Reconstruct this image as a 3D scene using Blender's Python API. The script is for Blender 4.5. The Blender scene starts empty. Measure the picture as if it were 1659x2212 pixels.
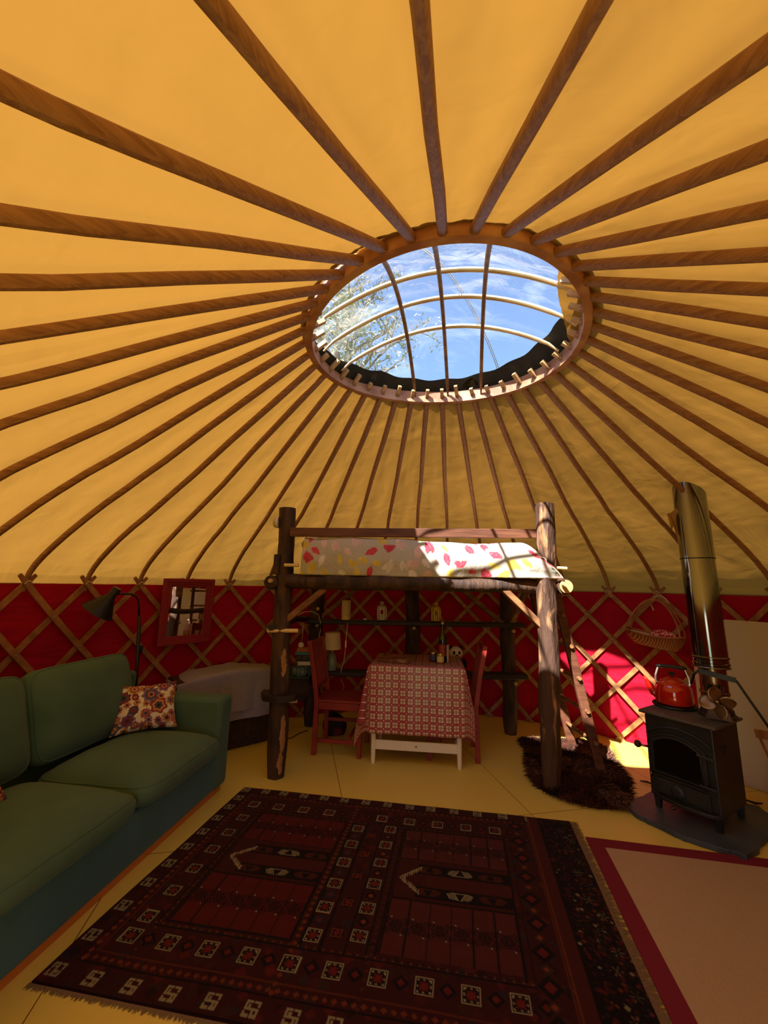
import bpy, math, random
import numpy as np
from mathutils import Vector, Matrix, noise
random.seed(7)
rng = np.random.RandomState(5)
SC = bpy.context.scene
PI = math.pi
sin, cos = math.sin, math.cos

# ------------------------------------------------------------------ camera
PITCH, ROLL, FPX, HC = .1786, .0179, 873.94, 1.486
fw = Vector((0, cos(PITCH), sin(PITCH))); up0 = Vector((0, -sin(PITCH), cos(PITCH))); rt0 = Vector((1, 0, 0))
RT = cos(ROLL)*rt0 + sin(ROLL)*up0; UP = -sin(ROLL)*rt0 + cos(ROLL)*up0
cam = bpy.data.cameras.new('camera'); co = bpy.data.objects.new('camera', cam); SC.collection.objects.link(co)
co.matrix_world = Matrix(((RT.x, UP.x, -fw.x, 0), (RT.y, UP.y, -fw.y, 0), (RT.z, UP.z, -fw.z, HC), (0, 0, 0, 1)))
cam.sensor_fit = 'VERTICAL'; cam.sensor_height = 24; cam.lens = FPX/2212*24
cam.clip_start = .02; cam.clip_end = 300
SC.camera = co

# ------------------------------------------------------------------ sky, sun, exposure
SC.view_settings.view_transform = 'Standard'; SC.view_settings.look = 'None'
SC.view_settings.gamma = 1; SC.view_settings.use_curve_mapping = False
SC.view_settings.exposure = 0.6
SUN_DIR = Vector((.62, .735, -1)).normalized()
w = bpy.data.worlds.new('sky'); SC.world = w; w.use_nodes = True
nt = w.node_tree; nt.nodes.clear()
wo = nt.nodes.new('ShaderNodeOutputWorld'); bg = nt.nodes.new('ShaderNodeBackground'); sk = nt.nodes.new('ShaderNodeTexSky')
sk.sky_type = 'NISHITA'; sk.sun_disc = False; sk.sun_elevation = math.asin(-SUN_DIR.z)
sk.sun_rotation = math.atan2(-SUN_DIR.x, -SUN_DIR.y)
sk.air_density = 1.0; sk.dust_density = .3; sk.ozone_density = 3.5
bg.inputs['Strength'].default_value = .235
nt.links.new(sk.outputs[0], bg.inputs[0]); nt.links.new(bg.outputs[0], wo.inputs[0])
sl = bpy.data.lights.new('sun', 'SUN'); sl.energy = 13; sl.angle = .012; sl.color = (1, .97, .91)
so = bpy.data.objects.new('sun', sl); SC.collection.objects.link(so)
so.rotation_euler = SUN_DIR.to_track_quat('-Z', 'Y').to_euler(); so.location = (-6, -7, 10)
SC.cycles.use_denoising = True
SC.cycles.max_bounces = 8; SC.cycles.diffuse_bounces = 5; SC.cycles.glossy_bounces = 4; SC.cycles.transmission_bounces = 4
SC.cycles.transparent_max_bounces = 8; SC.cycles.sample_clamp_indirect = 6
SC.cycles.caustics_reflective = False; SC.cycles.caustics_refractive = False

# ------------------------------------------------------------------ materials
def L(r, g, b, a=1):
    f = lambda c: (c/255/12.92) if c/255 <= .04045 else ((c/255+.055)/1.055)**2.4
    return (f(r), f(g), f(b), a)
def newmat(name):
    m = bpy.data.materials.new(name); m.use_nodes = True
    return m, m.node_tree, m.node_tree.nodes['Principled BSDF']
def nd(t, ty, **k):
    n = t.nodes.new(ty)
    for a, v in k.items():
        if a in n.inputs.keys(): n.inputs[a].default_value = v
        else: setattr(n, a, v)
    return n
def coords(t, stretch=(1, 1, 1), kind='Object'):
    tc = nd(t, 'ShaderNodeTexCoord'); mp = nd(t, 'ShaderNodeMapping'); mp.inputs['Scale'].default_value = stretch
    t.links.new(tc.outputs[kind], mp.inputs[0]); return mp.outputs[0]
def mat(name, col, rough=.7, metal=0, col2=None, ns=6, stretch=(1, 1, 1), lo=.35, hi=.65, bump=0, bs=60, bstretch=None, spec=.5, coat=0, sheen=0, detail=4, dist=0, kind='Object', attr=None, bd=.01):
    m, t, p = newmat(name)
    p.inputs['Base Color'].default_value = col; p.inputs['Roughness'].default_value = rough
    p.inputs['Metallic'].default_value = metal; p.inputs['Specular IOR Level'].default_value = spec
    p.inputs['Coat Weight'].default_value = coat; p.inputs['Sheen Weight'].default_value = sheen
    if col2 is not None:
        n = nd(t, 'ShaderNodeTexNoise', Scale=ns, Detail=detail, Distortion=dist); t.links.new(coords(t, stretch, kind), n.inputs['Vector'])
        r = nd(t, 'ShaderNodeValToRGB'); r.color_ramp.elements[0].position = lo; r.color_ramp.elements[1].position = hi
        r.color_ramp.elements[0].color = col; r.color_ramp.elements[1].color = col2
        t.links.new(n.outputs[0], r.inputs[0]); t.links.new(r.outputs[0], p.inputs['Base Color'])
    if attr:
        a = nd(t, 'ShaderNodeVertexColor'); a.layer_name = attr; t.links.new(a.outputs[0], p.inputs['Base Color'])
    if bump:
        n = nd(t, 'ShaderNodeTexNoise', Scale=bs, Detail=3); t.links.new(coords(t, bstretch or stretch, kind), n.inputs['Vector'])
        b = nd(t, 'ShaderNodeBump', Strength=bump, Distance=bd); t.links.new(n.outputs[0], b.inputs['Height']); t.links.new(b.outputs[0], p.inputs['Normal'])
    return m
def cloth_translucent(name, col, tcol, mixf, bstretch, bs, bstr, bd=.02, var=.9):
    m, t, p = newmat(name); t.nodes.remove(p); o = t.nodes['Material Output']
    d = nd(t, 'ShaderNodeBsdfDiffuse'); tr = nd(t, 'ShaderNodeBsdfTranslucent'); mx = nd(t, 'ShaderNodeMixShader'); mx.inputs[0].default_value = mixf
    n = nd(t, 'ShaderNodeTexNoise', Scale=bs, Detail=3, Distortion=.6); t.links.new(coords(t, bstretch, 'Object'), n.inputs['Vector'])
    b = nd(t, 'ShaderNodeBump', Strength=bstr, Distance=bd); t.links.new(n.outputs[0], b.inputs['Height'])
    n2 = nd(t, 'ShaderNodeTexNoise', Scale=1.3, Detail=3); t.links.new(coords(t), n2.inputs['Vector'])
    for sh, c in ((d, col), (tr, tcol)):
        mc = nd(t, 'ShaderNodeMixRGB'); mc.inputs[1].default_value = c; mc.inputs[2].default_value = tuple(x*var for x in c[:3])+(1,)
        t.links.new(n2.outputs[0], mc.inputs[0]); t.links.new(mc.outputs[0], sh.inputs['Color']); t.links.new(b.outputs[0], sh.inputs['Normal'])
    t.links.new(d.outputs[0], mx.inputs[1]); t.links.new(tr.outputs[0], mx.inputs[2]); t.links.new(mx.outputs[0], o.inputs[0])
    return m
M = {}
M['roof'] = cloth_translucent('yellow_canvas', L(204, 158, 80), L(152, 107, 42), .33, (1, 1, 1), 4, .35, .05, .86)
M['red'] = cloth_translucent('red_cotton', L(184, 27, 50), L(150, 10, 24), .10, (.35, .35, 1.6), 5, .5, .06)
M['outer'] = mat('outer_canvas', L(214, 196, 150), .9)
M['rafter'] = mat('steamed_ash', L(172, 126, 90), .55, col2=L(136, 92, 62), ns=3, stretch=(1.2, 22, 22), dist=1.2, bump=.15, bs=20)
M['rafterend'] = mat('ash_tenon', L(214, 176, 120), .6, col2=L(170, 120, 74), ns=8)
M['lath'] = mat('ash_lath', L(176, 124, 74), .6, col2=L(140, 92, 52), ns=5, stretch=(3, 3, 3), bump=.1)
M['rim'] = mat('crown_timber', L(164, 108, 78), .6, col2=L(204, 152, 116), ns=5, lo=.42, hi=.6, bump=.2, bs=30)
M['hoop'] = mat('pale_hoop', L(236, 206, 150), .5, col2=L(206, 164, 108), ns=6)
M['bark'] = mat('dark_bark', L(48, 30, 20), .75, col2=L(92, 62, 38), ns=7, stretch=(1.6, 1.6, .35), lo=.42, hi=.72, bump=.9, bs=16, bstretch=(1.5, 1.5, .3), bd=.02, dist=.8)
M['barkpale'] = mat('peeled_bark', L(76, 50, 35), .72, col2=L(196, 144, 96), ns=5, stretch=(3, 3, .7), lo=.56, hi=.70, bump=1.0, bs=16, bstretch=(2, 2, .4), bd=.02, dist=.5, detail=9)
M['peel'] = mat('bare_sapwood', L(176, 128, 74), .7, col2=L(120, 76, 36), ns=6, stretch=(2, 2, .3), bump=.5, bs=20)
M['darkwood'] = mat('dark_plank', L(46, 28, 22), .6, col2=L(30, 18, 14), ns=5, stretch=(.4, 3, 3), bump=.3, bs=14)
M['rail'] = mat('guard_rail_pine', L(116, 70, 46), .6, col2=L(84, 46, 28), ns=6, stretch=(.5, 5, 5), bump=.15, bs=20)
M['brace'] = mat('brace_timber', L(150, 104, 62), .65, col2=L(112, 72, 40), ns=6, stretch=(1, 3, 3), bump=.2)
M['peg'] = mat('pale_peg', L(232, 204, 140), .5)
M['pegdark'] = mat('peg_ends', L(196, 160, 110), .6)
M['green'] = mat('green_loose_cover', L(82, 110, 92), .95, col2=L(72, 100, 82), ns=3, bump=.25, bs=350, sheen=.1, spec=.1, bd=.002)
M['teal'] = mat('blue_green_base', L(74, 112, 116), .95, col2=L(66, 102, 104), ns=3, bump=.25, bs=350, sheen=.1, spec=.1, bd=.002)
M['orangewood'] = mat('plinth_wood', L(190, 110, 44), .5)
M['white'] = mat('white_paint', L(232, 226, 208), .45)
M['cream'] = mat('cream_shade', L(214, 196, 160), .8)
M['chrome'] = mat('polished_steel', L(140, 145, 148), .10, metal=1, bump=.05, bs=3, stretch=(1, 1, .4), bd=.01)
M['steel'] = mat('dull_steel', L(150, 128, 96), .25, metal=1)
M['iron'] = mat('black_cast_iron', L(25, 27, 28), .45, col2=L(42, 44, 45), ns=5, bump=.25, bs=90, bd=.002)
M['irontop'] = mat('grey_iron_top', L(62, 60, 58), .42, col2=L(96, 92, 86), ns=4, bump=.2, bs=40)
M['stoveglass'] = mat('stove_glass', L(14, 10, 7), .12, spec=.6)
M['black'] = mat('black_paint', L(20, 18, 18), .45)
M['redchair'] = mat('red_chair_paint', L(150, 46, 36), .5, col2=L(132, 36, 30), ns=5)
M['redframe'] = mat('red_mirror_frame', L(140, 30, 38), .55, bump=.3, bs=40)
M['mirror'] = mat('mirror_glass', (.9, .9, .88, 1), .01, metal=1)
M['enamel'] = mat('red_enamel', L(190, 18, 10), .12, coat=1, col2=L(206, 40, 14), ns=3)
M['alu'] = mat('grey_bracket', L(206, 200, 196), .3, metal=.6)
M['slate'] = mat('slate', L(50, 62, 70), .55, col2=L(78, 84, 90), ns=4, bump=.5, bs=18)
M['fanm'] = mat('fan_bronze', L(140, 112, 82), .34, metal=.7)
M['board'] = mat('painted_board', L(206, 188, 156), .75)
M['wicker'] = None
M['maroon'] = mat('maroon_border', L(116, 12, 40), .9, bump=.3, bs=300, bd=.002)
M['woodchair'] = mat('pale_chair_wood', L(190, 128, 76), .5, col2=L(150, 96, 54), ns=5, stretch=(3, 3, .5))
M['grass'] = mat('grass', L(70, 92, 40), .9, col2=L(96, 112, 56), ns=3)
M['hem'] = mat('black_hem', L(30, 30, 30), .8, col2=L(46, 46, 44), ns=5, bump=.4, bs=12)
M['blanket'] = mat('grey_lilac_twill', L(158, 152, 166), .95, col2=L(134, 128, 144), ns=90, stretch=(1, 1, 3), bump=.3, bs=200, bd=.002)
M['mattress'] = mat('white_mattress', L(214, 206, 190), .9, bump=.3, bs=20)
M['fur'] = mat('sheepskin_wool', L(92, 52, 38), .9, col2=L(42, 25, 19), ns=7, lo=.4, hi=.62, spec=.2)
M['furtip'] = mat('sheepskin_pale', L(140, 100, 84), .9, col2=L(90, 56, 44), ns=9, spec=.2)
M['leaf'] = mat('tree_leaf', L(138, 142, 92), .8, col2=L(168, 160, 120), ns=3)
M['twig'] = mat('tree_bark', L(110, 96, 76), .9)
M['bottle'] = mat('green_glass', L(22, 44, 14), .08, spec=.7)
M['jar'] = mat('jar_contents', L(36, 20, 24), .1, spec=.6)
M['jar2'] = mat('yellow_preserve', L(168, 128, 52), .2, spec=.5)
M['gold'] = mat('gold_lid', L(200, 176, 110), .25, metal=.8)
M['blueLabel'] = mat('blue_label', L(60, 56, 110), .6)
M['creamLabel'] = mat('cream_label', L(206, 186, 132), .6)
M['pinkLabel'] = mat('pink_label', L(170, 70, 66), .6, col2=L(120, 40, 44), ns=30)
M['yellowtin'] = mat('yellow_lantern_paint', L(216, 182, 30), .45)
M['whitetin'] = mat('white_lantern_paint', L(206, 200, 190), .5)
M['crate'] = mat('green_plastic', L(52, 84, 84), .5)
M['card'] = mat('orange_card', L(180, 110, 60), .7)
M['bluebox'] = mat('blue_box', L(70, 120, 140), .6)
M['darkbox'] = mat('dark_box', L(34, 34, 30), .6, col2=L(90, 80, 40), ns=40, lo=.55, hi=.6)
M['pastel'] = mat('grey_green_ceramic', L(120, 130, 120), .3)
M['wire'] = mat('white_cable', L(226, 216, 206), .5)
M['paper'] = mat('paper', L(210, 200, 190), .8)
M['magcover'] = mat('magazine_cover', L(120, 70, 52), .35, col2=L(170, 130, 100), ns=10, lo=.5, hi=.56)
M['redcloth'] = mat('red_check_cloth', L(180, 40, 50), .9, col2=L(226, 180, 170), ns=60, lo=.5, hi=.55)
M['string'] = mat('pale_string', L(214, 196, 170), .9)
M['plush'] = mat('white_plush', L(226, 216, 200), .95, bump=.5, bs=200)
M['plushblack'] = mat('black_plush', L(18, 16, 16), .95, bump=.5, bs=200)
M['darkbag'] = mat('dark_bag', L(26, 20, 24), .8, col2=L(110, 30, 40), ns=6, lo=.6, hi=.62)
M['sisal'] = mat('sisal', L(172, 144, 104), .95, col2=L(156, 128, 92), ns=3, bump=.5, bs=200, bd=.004)

def plastic():
    m, t, p = newmat('clear_plastic'); t.nodes.remove(p); o = t.nodes['Material Output']
    n = nd(t, 'ShaderNodeTexNoise', Scale=5, Detail=4, Distortion=1.5); t.links.new(coords(t, (1, 1, 1)), n.inputs['Vector'])
    b = nd(t, 'ShaderNodeBump', Strength=.3, Distance=.05); t.links.new(n.outputs[0], b.inputs['Height'])
    tr = nd(t, 'ShaderNodeBsdfTransparent'); tr.inputs[0].default_value = (.97, .98, 1, 1)
    g = nd(t, 'ShaderNodeBsdfGlossy', Roughness=.08); t.links.new(b.outputs[0], g.inputs['Normal'])
    tl = nd(t, 'ShaderNodeBsdfTranslucent'); tl.inputs[0].default_value = (1, .98, .95, 1)
    # wrinkled streaks scatter more light
    n2 = nd(t, 'ShaderNodeTexNoise', Scale=1.5, Detail=7, Distortion=1.2, Roughness=.6); t.links.new(coords(t, (1, 2.2, 1)), n2.inputs['Vector'])
    r = nd(t, 'ShaderNodeValToRGB'); r.color_ramp.elements[0].position = .50; r.color_ramp.elements[1].position = .80
    r.color_ramp.elements[0].color = (.015, .015, .015, 1); r.color_ramp.elements[1].color = (.2, .2, .2, 1); t.links.new(n2.outputs[0], r.inputs[0])
    m1 = nd(t, 'ShaderNodeMixShader'); t.links.new(r.outputs[0], m1.inputs[0]); t.links.new(tr.outputs[0], m1.inputs[1]); t.links.new(tl.outputs[0], m1.inputs[2])
    fr = nd(t, 'ShaderNodeFresnel', IOR=1.35); t.links.new(b.outputs[0], fr.inputs['Normal'])
    m2 = nd(t, 'ShaderNodeMixShader'); t.links.new(fr.outputs[0], m2.inputs[0]); t.links.new(m1.outputs[0], m2.inputs[1]); t.links.new(g.outputs[0], m2.inputs[2])
    t.links.new(m2.outputs[0], o.inputs[0]); return m
M['plastic'] = plastic()

def wicker(name, c1, c2, sc, bstr=1.0):
    m, t, p = newmat(name); v = coords(t, (sc, sc, sc))
    w1 = nd(t, 'ShaderNodeTexWave', Scale=1, Distortion=3.0, bands_direction='Z'); w1.inputs['Detail Scale'].default_value = 2
    w2 = nd(t, 'ShaderNodeTexWave', Scale=.6, Distortion=2.0, bands_direction='X'); t.links.new(v, w1.inputs[0]); t.links.new(v, w2.inputs[0])
    mu = nd(t, 'ShaderNodeMath', operation='MULTIPLY'); t.links.new(w1.outputs[1], mu.inputs[0]); t.links.new(w2.outputs[1], mu.inputs[1])
    r = nd(t, 'ShaderNodeValToRGB'); r.color_ramp.elements[0].color = c2; r.color_ramp.elements[1].color = c1; r.color_ramp.elements[1].position = .6
    t.links.new(mu.outputs[0], r.inputs[0]); t.links.new(r.outputs[0], p.inputs['Base Color'])
    b = nd(t, 'ShaderNodeBump', Strength=bstr, Distance=.006); t.links.new(mu.outputs[0], b.inputs['Height']); t.links.new(b.outputs[0], p.inputs['Normal'])
    p.inputs['Roughness'].default_value = .55; return m
M['wicker'] = wicker('orange_wicker', L(220, 116, 34), L(92, 34, 8), 36)
M['wickerdark'] = wicker('dark_wicker', L(84, 50, 30), L(34, 18, 12), 34)

def floor_mat():
    m, t, p = newmat('yellow_floor_paint')
    v = coords(t)
    n = nd(t, 'ShaderNodeTexNoise', Scale=2.2, Detail=5); t.links.new(v, n.inputs['Vector'])
    r = nd(t, 'ShaderNodeValToRGB'); r.color_ramp.elements[0].color = L(224, 202, 92); r.color_ramp.elements[1].color = L(234, 213, 108); t.links.new(n.outputs[0], r.inputs[0])
    # board joints: lines at given positions across rotated axis
    sx = nd(t, 'ShaderNodeSeparateXYZ'); mp = nd(t, 'ShaderNodeMapping'); mp.inputs['Rotation'].default_value = (0, 0, -math.radians(11.6)); t.links.new(v, mp.inputs[0]); t.links.new(mp.outputs[0], sx.inputs[0])
    def joint(axis, period, off, width):
        a = nd(t, 'ShaderNodeMath', operation='ADD'); a.inputs[1].default_value = -off + period*20; t.links.new(sx.outputs[axis], a.inputs[0])
        q = nd(t, 'ShaderNodeMath', operation='MODULO'); q.inputs[1].default_value = period; t.links.new(a.outputs[0], q.inputs[0])
        l = nd(t, 'ShaderNodeMath', operation='LESS_THAN'); l.inputs[1].default_value = width; t.links.new(q.outputs[0], l.inputs[0]); return l
    j1 = joint('X', 1.22, JX, .004); j2 = joint('Y', 2.44, JY, .004)
    mx = nd(t, 'ShaderNodeMath', operation='MAXIMUM'); t.links.new(j1.outputs[0], mx.inputs[0]); t.links.new(j2.outputs[0], mx.inputs[1])
    mc = nd(t, 'ShaderNodeMixRGB'); mc.inputs[2].default_value = L(84, 56, 24); t.links.new(mx.outputs[0], mc.inputs[0]); t.links.new(r.outputs[0], mc.inputs[1])
    # scuffs
    n3 = nd(t, 'ShaderNodeTexNoise', Scale=16, Detail=2); t.links.new(v, n3.inputs['Vector'])
    r3 = nd(t, 'ShaderNodeValToRGB'); r3.color_ramp.elements[0].position = .765; r3.color_ramp.elements[1].position = .785; r3.color_ramp.elements[0].color = (0, 0, 0, 1); t.links.new(n3.outputs[0], r3.inputs[0])
    mc2 = nd(t, 'ShaderNodeMixRGB'); mc2.inputs[2].default_value = L(110, 78, 36); t.links.new(r3.outputs[0], mc2.inputs[0]); t.links.new(mc.outputs[0], mc2.inputs[1])
    t.links.new(mc2.outputs[0], p.inputs['Base Color']); p.inputs['Roughness'].default_value = .42
    b = nd(t, 'ShaderNodeBump', Strength=.1, Distance=.01); t.links.new(n.outputs[0], b.inputs['Height']); t.links.new(b.outputs[0], p.inputs['Normal'])
    return m
# joint lines through measured floor points: (-.089,3.736)-(-.20,3.20), (1.316,4.379)-(1.068,2.977)
JX = -.089*cos(math.radians(11.6)) - 3.736*sin(math.radians(11.6)) - .0; JY = .3
JX = (-.089*cos(-math.radians(11.6)) - 3.736*sin(math.radians(11.6)))
M['floor'] = floor_mat()

def gingham():
    m, t, p = newmat('red_gingham_oilcloth')
    uv = nd(t, 'ShaderNodeUVMap'); sx = nd(t, 'ShaderNodeSeparateXYZ'); t.links.new(uv.outputs[0], sx.inputs[0])
    rs = []; dots = []
    for ax in ('X', 'Y'):
        d = nd(t, 'ShaderNodeMath', operation='DIVIDE'); d.inputs[1].default_value = .064; t.links.new(sx.outputs[ax], d.inputs[0])
        a = nd(t, 'ShaderNodeMath', operation='ADD'); a.inputs[1].default_value = 100.5; t.links.new(d.outputs[0], a.inputs[0])
        f = nd(t, 'ShaderNodeMath', operation='FRACT'); t.links.new(a.outputs[0], f.inputs[0])
        r = nd(t, 'ShaderNodeValToRGB'); r.color_ramp.interpolation = 'CONSTANT'; e = r.color_ramp.elements
        vals = [(0, .4), (.10, 0.0), (.33, 1.0), (.67, 0.0), (.90, .4)]
        e[0].position = 0; e[0].color = (vals[0][1],)*3+(1,); e[1].position = vals[1][0]; e[1].color = (vals[1][1],)*3+(1,)
        for po, v in vals[2:]:
            x = e.new(po); x.color = (v, v, v, 1)
        t.links.new(f.outputs[0], r.inputs[0]); rs.append(r)
        s = nd(t, 'ShaderNodeMath', operation='SUBTRACT'); s.inputs[1].default_value = .5; t.links.new(f.outputs[0], s.inputs[0])
        ab = nd(t, 'ShaderNodeMath', operation='ABSOLUTE'); t.links.new(s.outputs[0], ab.inputs[0]); dots.append(ab)
    av = nd(t, 'ShaderNodeMath', operation='ADD'); t.links.new(rs[0].outputs[0], av.inputs[0]); t.links.new(rs[1].outputs[0], av.inputs[1])
    r = nd(t, 'ShaderNodeValToRGB'); e = r.color_ramp.elements; e[0].color = L(214, 196, 172); e[1].color = L(150, 24, 36); e[1].position = 1.0
    x = e.new(.25); x.color = L(168, 142, 118); x = e.new(.5); x.color = L(170, 74, 78)
    hf = nd(t, 'ShaderNodeMath', operation='MULTIPLY'); hf.inputs[1].default_value = .5; t.links.new(av.outputs[0], hf.inputs[0]); t.links.new(hf.outputs[0], r.inputs[0])
    sm = nd(t, 'ShaderNodeMath', operation='ADD'); t.links.new(dots[0].outputs[0], sm.inputs[0]); t.links.new(dots[1].outputs[0], sm.inputs[1])
    lt = nd(t, 'ShaderNodeMath', operation='LESS_THAN'); lt.inputs[1].default_value = .1; t.links.new(sm.outputs[0], lt.inputs[0])
    mc = nd(t, 'ShaderNodeMixRGB'); mc.inputs[2].default_value = L(240, 222, 210); t.links.new(lt.outputs[0], mc.inputs[0]); t.links.new(r.outputs[0], mc.inputs[1])
    t.links.new(mc.outputs[0], p.inputs['Base Color']); p.inputs['Roughness'].default_value = .3; return m
M['gingham'] = gingham()

# ------------------------------------------------------------------ mesh builder
class MB:
    def __init__(s): s.v = []; s.f = []; s.m = []; s.uv = {}
    def add(s, vs, fs, mi=0):
        o = len(s.v); s.v += [tuple(v) for v in vs]; s.f += [tuple(i+o for i in f) for f in fs]; s.m += [mi]*len(fs); return s
    def box(s, c, d, ax=None, mi=0):
        ax = ax or (Vector((1, 0, 0)), Vector((0, 1, 0)), Vector((0, 0, 1))); c = Vector(c); vs = []
        for z in (-.5, .5):
            for y in (-.5, .5):
                for x in (-.5, .5): vs.append(c+ax[0]*d[0]*x+ax[1]*d[1]*y+ax[2]*d[2]*z)
        return s.add(vs, [(0, 2, 3, 1), (4, 5, 7, 6), (0, 1, 5, 4), (2, 6, 7, 3), (0, 4, 6, 2), (1, 3, 7, 5)], mi)
    def beam(s, a, b, wd, th, upv=(0, 0, 1), mi=0):
        a, b = Vector(a), Vector(b); x = (b-a).normalized(); y = Vector(upv).cross(x)
        if y.length < 1e-3: y = Vector((0, 1, 0)).cross(x)
        y.normalize(); z = x.cross(y)
        return s.box((a+b)/2, ((b-a).length, wd, th), (x, y, z), mi)
    def sweep(s, path, prof, upv=(0, 0, 1), mi=0, scale=None, closed=False):
        P = [Vector(p) for p in path]; n = len(P); k = len(prof); vs = []
        for i, p in enumerate(P):
            if closed: t = (P[(i+1) % n]-P[i-1]).normalized()
            else: t = (P[min(i+1, n-1)]-P[max(i-1, 0)]).normalized()
            u = upv[i] if isinstance(upv, list) else Vector(upv)
            y = Vector(u).cross(t)
            if y.length < 1e-4: y = Vector((1, 0, 0)).cross(t)
            y.normalize(); z = t.cross(y); sc = scale[i] if scale else 1
            sc = sc if isinstance(sc, tuple) else (sc, sc)
            for a, b in prof: vs.append(p+y*a*sc[0]+z*b*sc[1])
        fs = []
        for i in range(n if closed else n-1):
            j = (i+1) % n
            for q in range(k): fs.append((i*k+q, i*k+(q+1) % k, j*k+(q+1) % k, j*k+q))
        if not closed: fs += [tuple(range(k))[::-1], tuple((n-1)*k+q for q in range(k))]
        return s.add(vs, fs, mi)
    def tube(s, path, r, n=8, mi=0, upv=(0, 0, 1), closed=False):
        rr = r if isinstance(r, list) else [r]*len(path)
        return s.sweep(path, [(cos(2*PI*i/n), sin(2*PI*i/n)) for i in range(n)], upv, mi, rr, closed)
    def log(s, a, b, r0, r1, n=20, seg=30, amp=.08, seed=0, mi=0, bend=0, flat=None):
        a, b = Vector(a), Vector(b); t = (b-a).normalized(); x = t.orthogonal().normalized(); y = t.cross(x); vs = []; Ln = (b-a).length
        for i in range(seg+1):
            q = i/seg; c = a+(b-a)*q + x*bend*sin(q*PI) + x*.012*noise.noise((q*Ln*1.5, seed, 0))+y*.012*noise.noise((q*Ln*1.5, 3, seed))
            for j in range(n):
                an = 2*PI*j/n; r = (r0+(r1-r0)*q); z = q*Ln
                r *= 1+amp*noise.noise((cos(an)*1.3+seed*7, sin(an)*1.3, z*2.2))+amp*.5*noise.noise((cos(an)*4+seed, sin(an)*4, z*7))
                if flat: r *= flat(q)
                vs.append(c+x*r*cos(an)+y*r*sin(an))
        fs = [(i*n+j, i*n+(j+1) % n, (i+1)*n+(j+1) % n, (i+1)*n+j) for i in range(seg) for j in range(n)]
        fs += [tuple(range(n))[::-1], tuple(seg*n+j for j in range(n))]
        return s.add(vs, fs, mi)
    def lathe(s, prof, c=(0, 0, 0), n=32, ax=None, mi=0, sx=1, sy=1):
        ax = ax or (Vector((1, 0, 0)), Vector((0, 1, 0)), Vector((0, 0, 1))); c = Vector(c); vs = []
        for r, z in prof:
            for j in range(n): vs.append(c+ax[0]*r*cos(2*PI*j/n)*sx+ax[1]*r*sin(2*PI*j/n)*sy+ax[2]*z)
        k = len(prof); fs = [(i*n+j, i*n+(j+1) % n, (i+1)*n+(j+1) % n, (i+1)*n+j) for i in range(k-1) for j in range(n)]
        if prof[0][0] > 1e-6: fs.append(tuple(range(n))[::-1])
        if prof[-1][0] > 1e-6: fs.append(tuple((k-1)*n+j for j in range(n)))
        return s.add(vs, fs, mi)
    def grid(s, fn, nu, nv, mi=0, cu=False):
        o = len(s.v)
        for j in range(nv+1):
            for i in range(nu+(0 if cu else 1)): s.v.append(tuple(fn(i/nu, j/nv)))
        k = nu if cu else nu+1
        for j in range(nv):
            for i in range(nu):
                a = j*k+i; b = j*k+(i+1) % k; s.f.append((o+a, o+b, o+b+k, o+a+k)); s.m.append(mi)
        return s
    def prism(s, pts, z0, z1, fn=None, mi=0):
        fn = fn or (lambda x, y, z: Vector((x, y, z))); n = len(pts)
        vs = [fn(x, y, z0) for x, y in pts]+[fn(x, y, z1) for x, y in pts]
        return s.add(vs, [tuple(range(n))[::-1], tuple(range(n, 2*n))]+[(i, (i+1) % n, n+(i+1) % n, n+i) for i in range(n)], mi)
    def puff(s, fn, nu=16, nv=16, nw=6, mi=0):
        """closed soft box: fn(u,v,w) for u,v,w in [-1,1]"""
        o = {}; vs = []; fs = []
        def vid(i, j, k):
            q = (i, j, k)
            if q not in o: o[q] = len(vs); vs.append(fn(2*i/nu-1, 2*j/nv-1, 2*k/nw-1))
            return o[q]
        for i in range(nu):
            for j in range(nv):
                fs.append((vid(i, j, 0), vid(i, j+1, 0), vid(i+1, j+1, 0), vid(i+1, j, 0)))
                fs.append((vid(i, j, nw), vid(i+1, j, nw), vid(i+1, j+1, nw), vid(i, j+1, nw)))
        for i in range(nu):
            for k in range(nw):
                fs.append((vid(i, 0, k), vid(i+1, 0, k), vid(i+1, 0, k+1), vid(i, 0, k+1)))
                fs.append((vid(i, nv, k), vid(i, nv, k+1), vid(i+1, nv, k+1), vid(i+1, nv, k)))
        for j in range(nv):
            for k in range(nw):
                fs.append((vid(0, j, k), vid(0, j, k+1), vid(0, j+1, k+1), vid(0, j+1, k)))
                fs.append((vid(nu, j, k), vid(nu, j+1, k), vid(nu, j+1, k+1), vid(nu, j, k+1)))
        return s.add(vs, fs, mi)
RECT = lambda w, h: [(-w/2, -h/2), (w/2, -h/2), (w/2, h/2), (-w/2, h/2)]
def RR(w, h, c):
    return [(-w/2+c, -h/2), (w/2-c, -h/2), (w/2, -h/2+c), (w/2, h/2-c), (w/2-c, h/2), (-w/2+c, h/2), (-w/2, h/2-c), (-w/2, -h/2+c)]
OFF = {}
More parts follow.
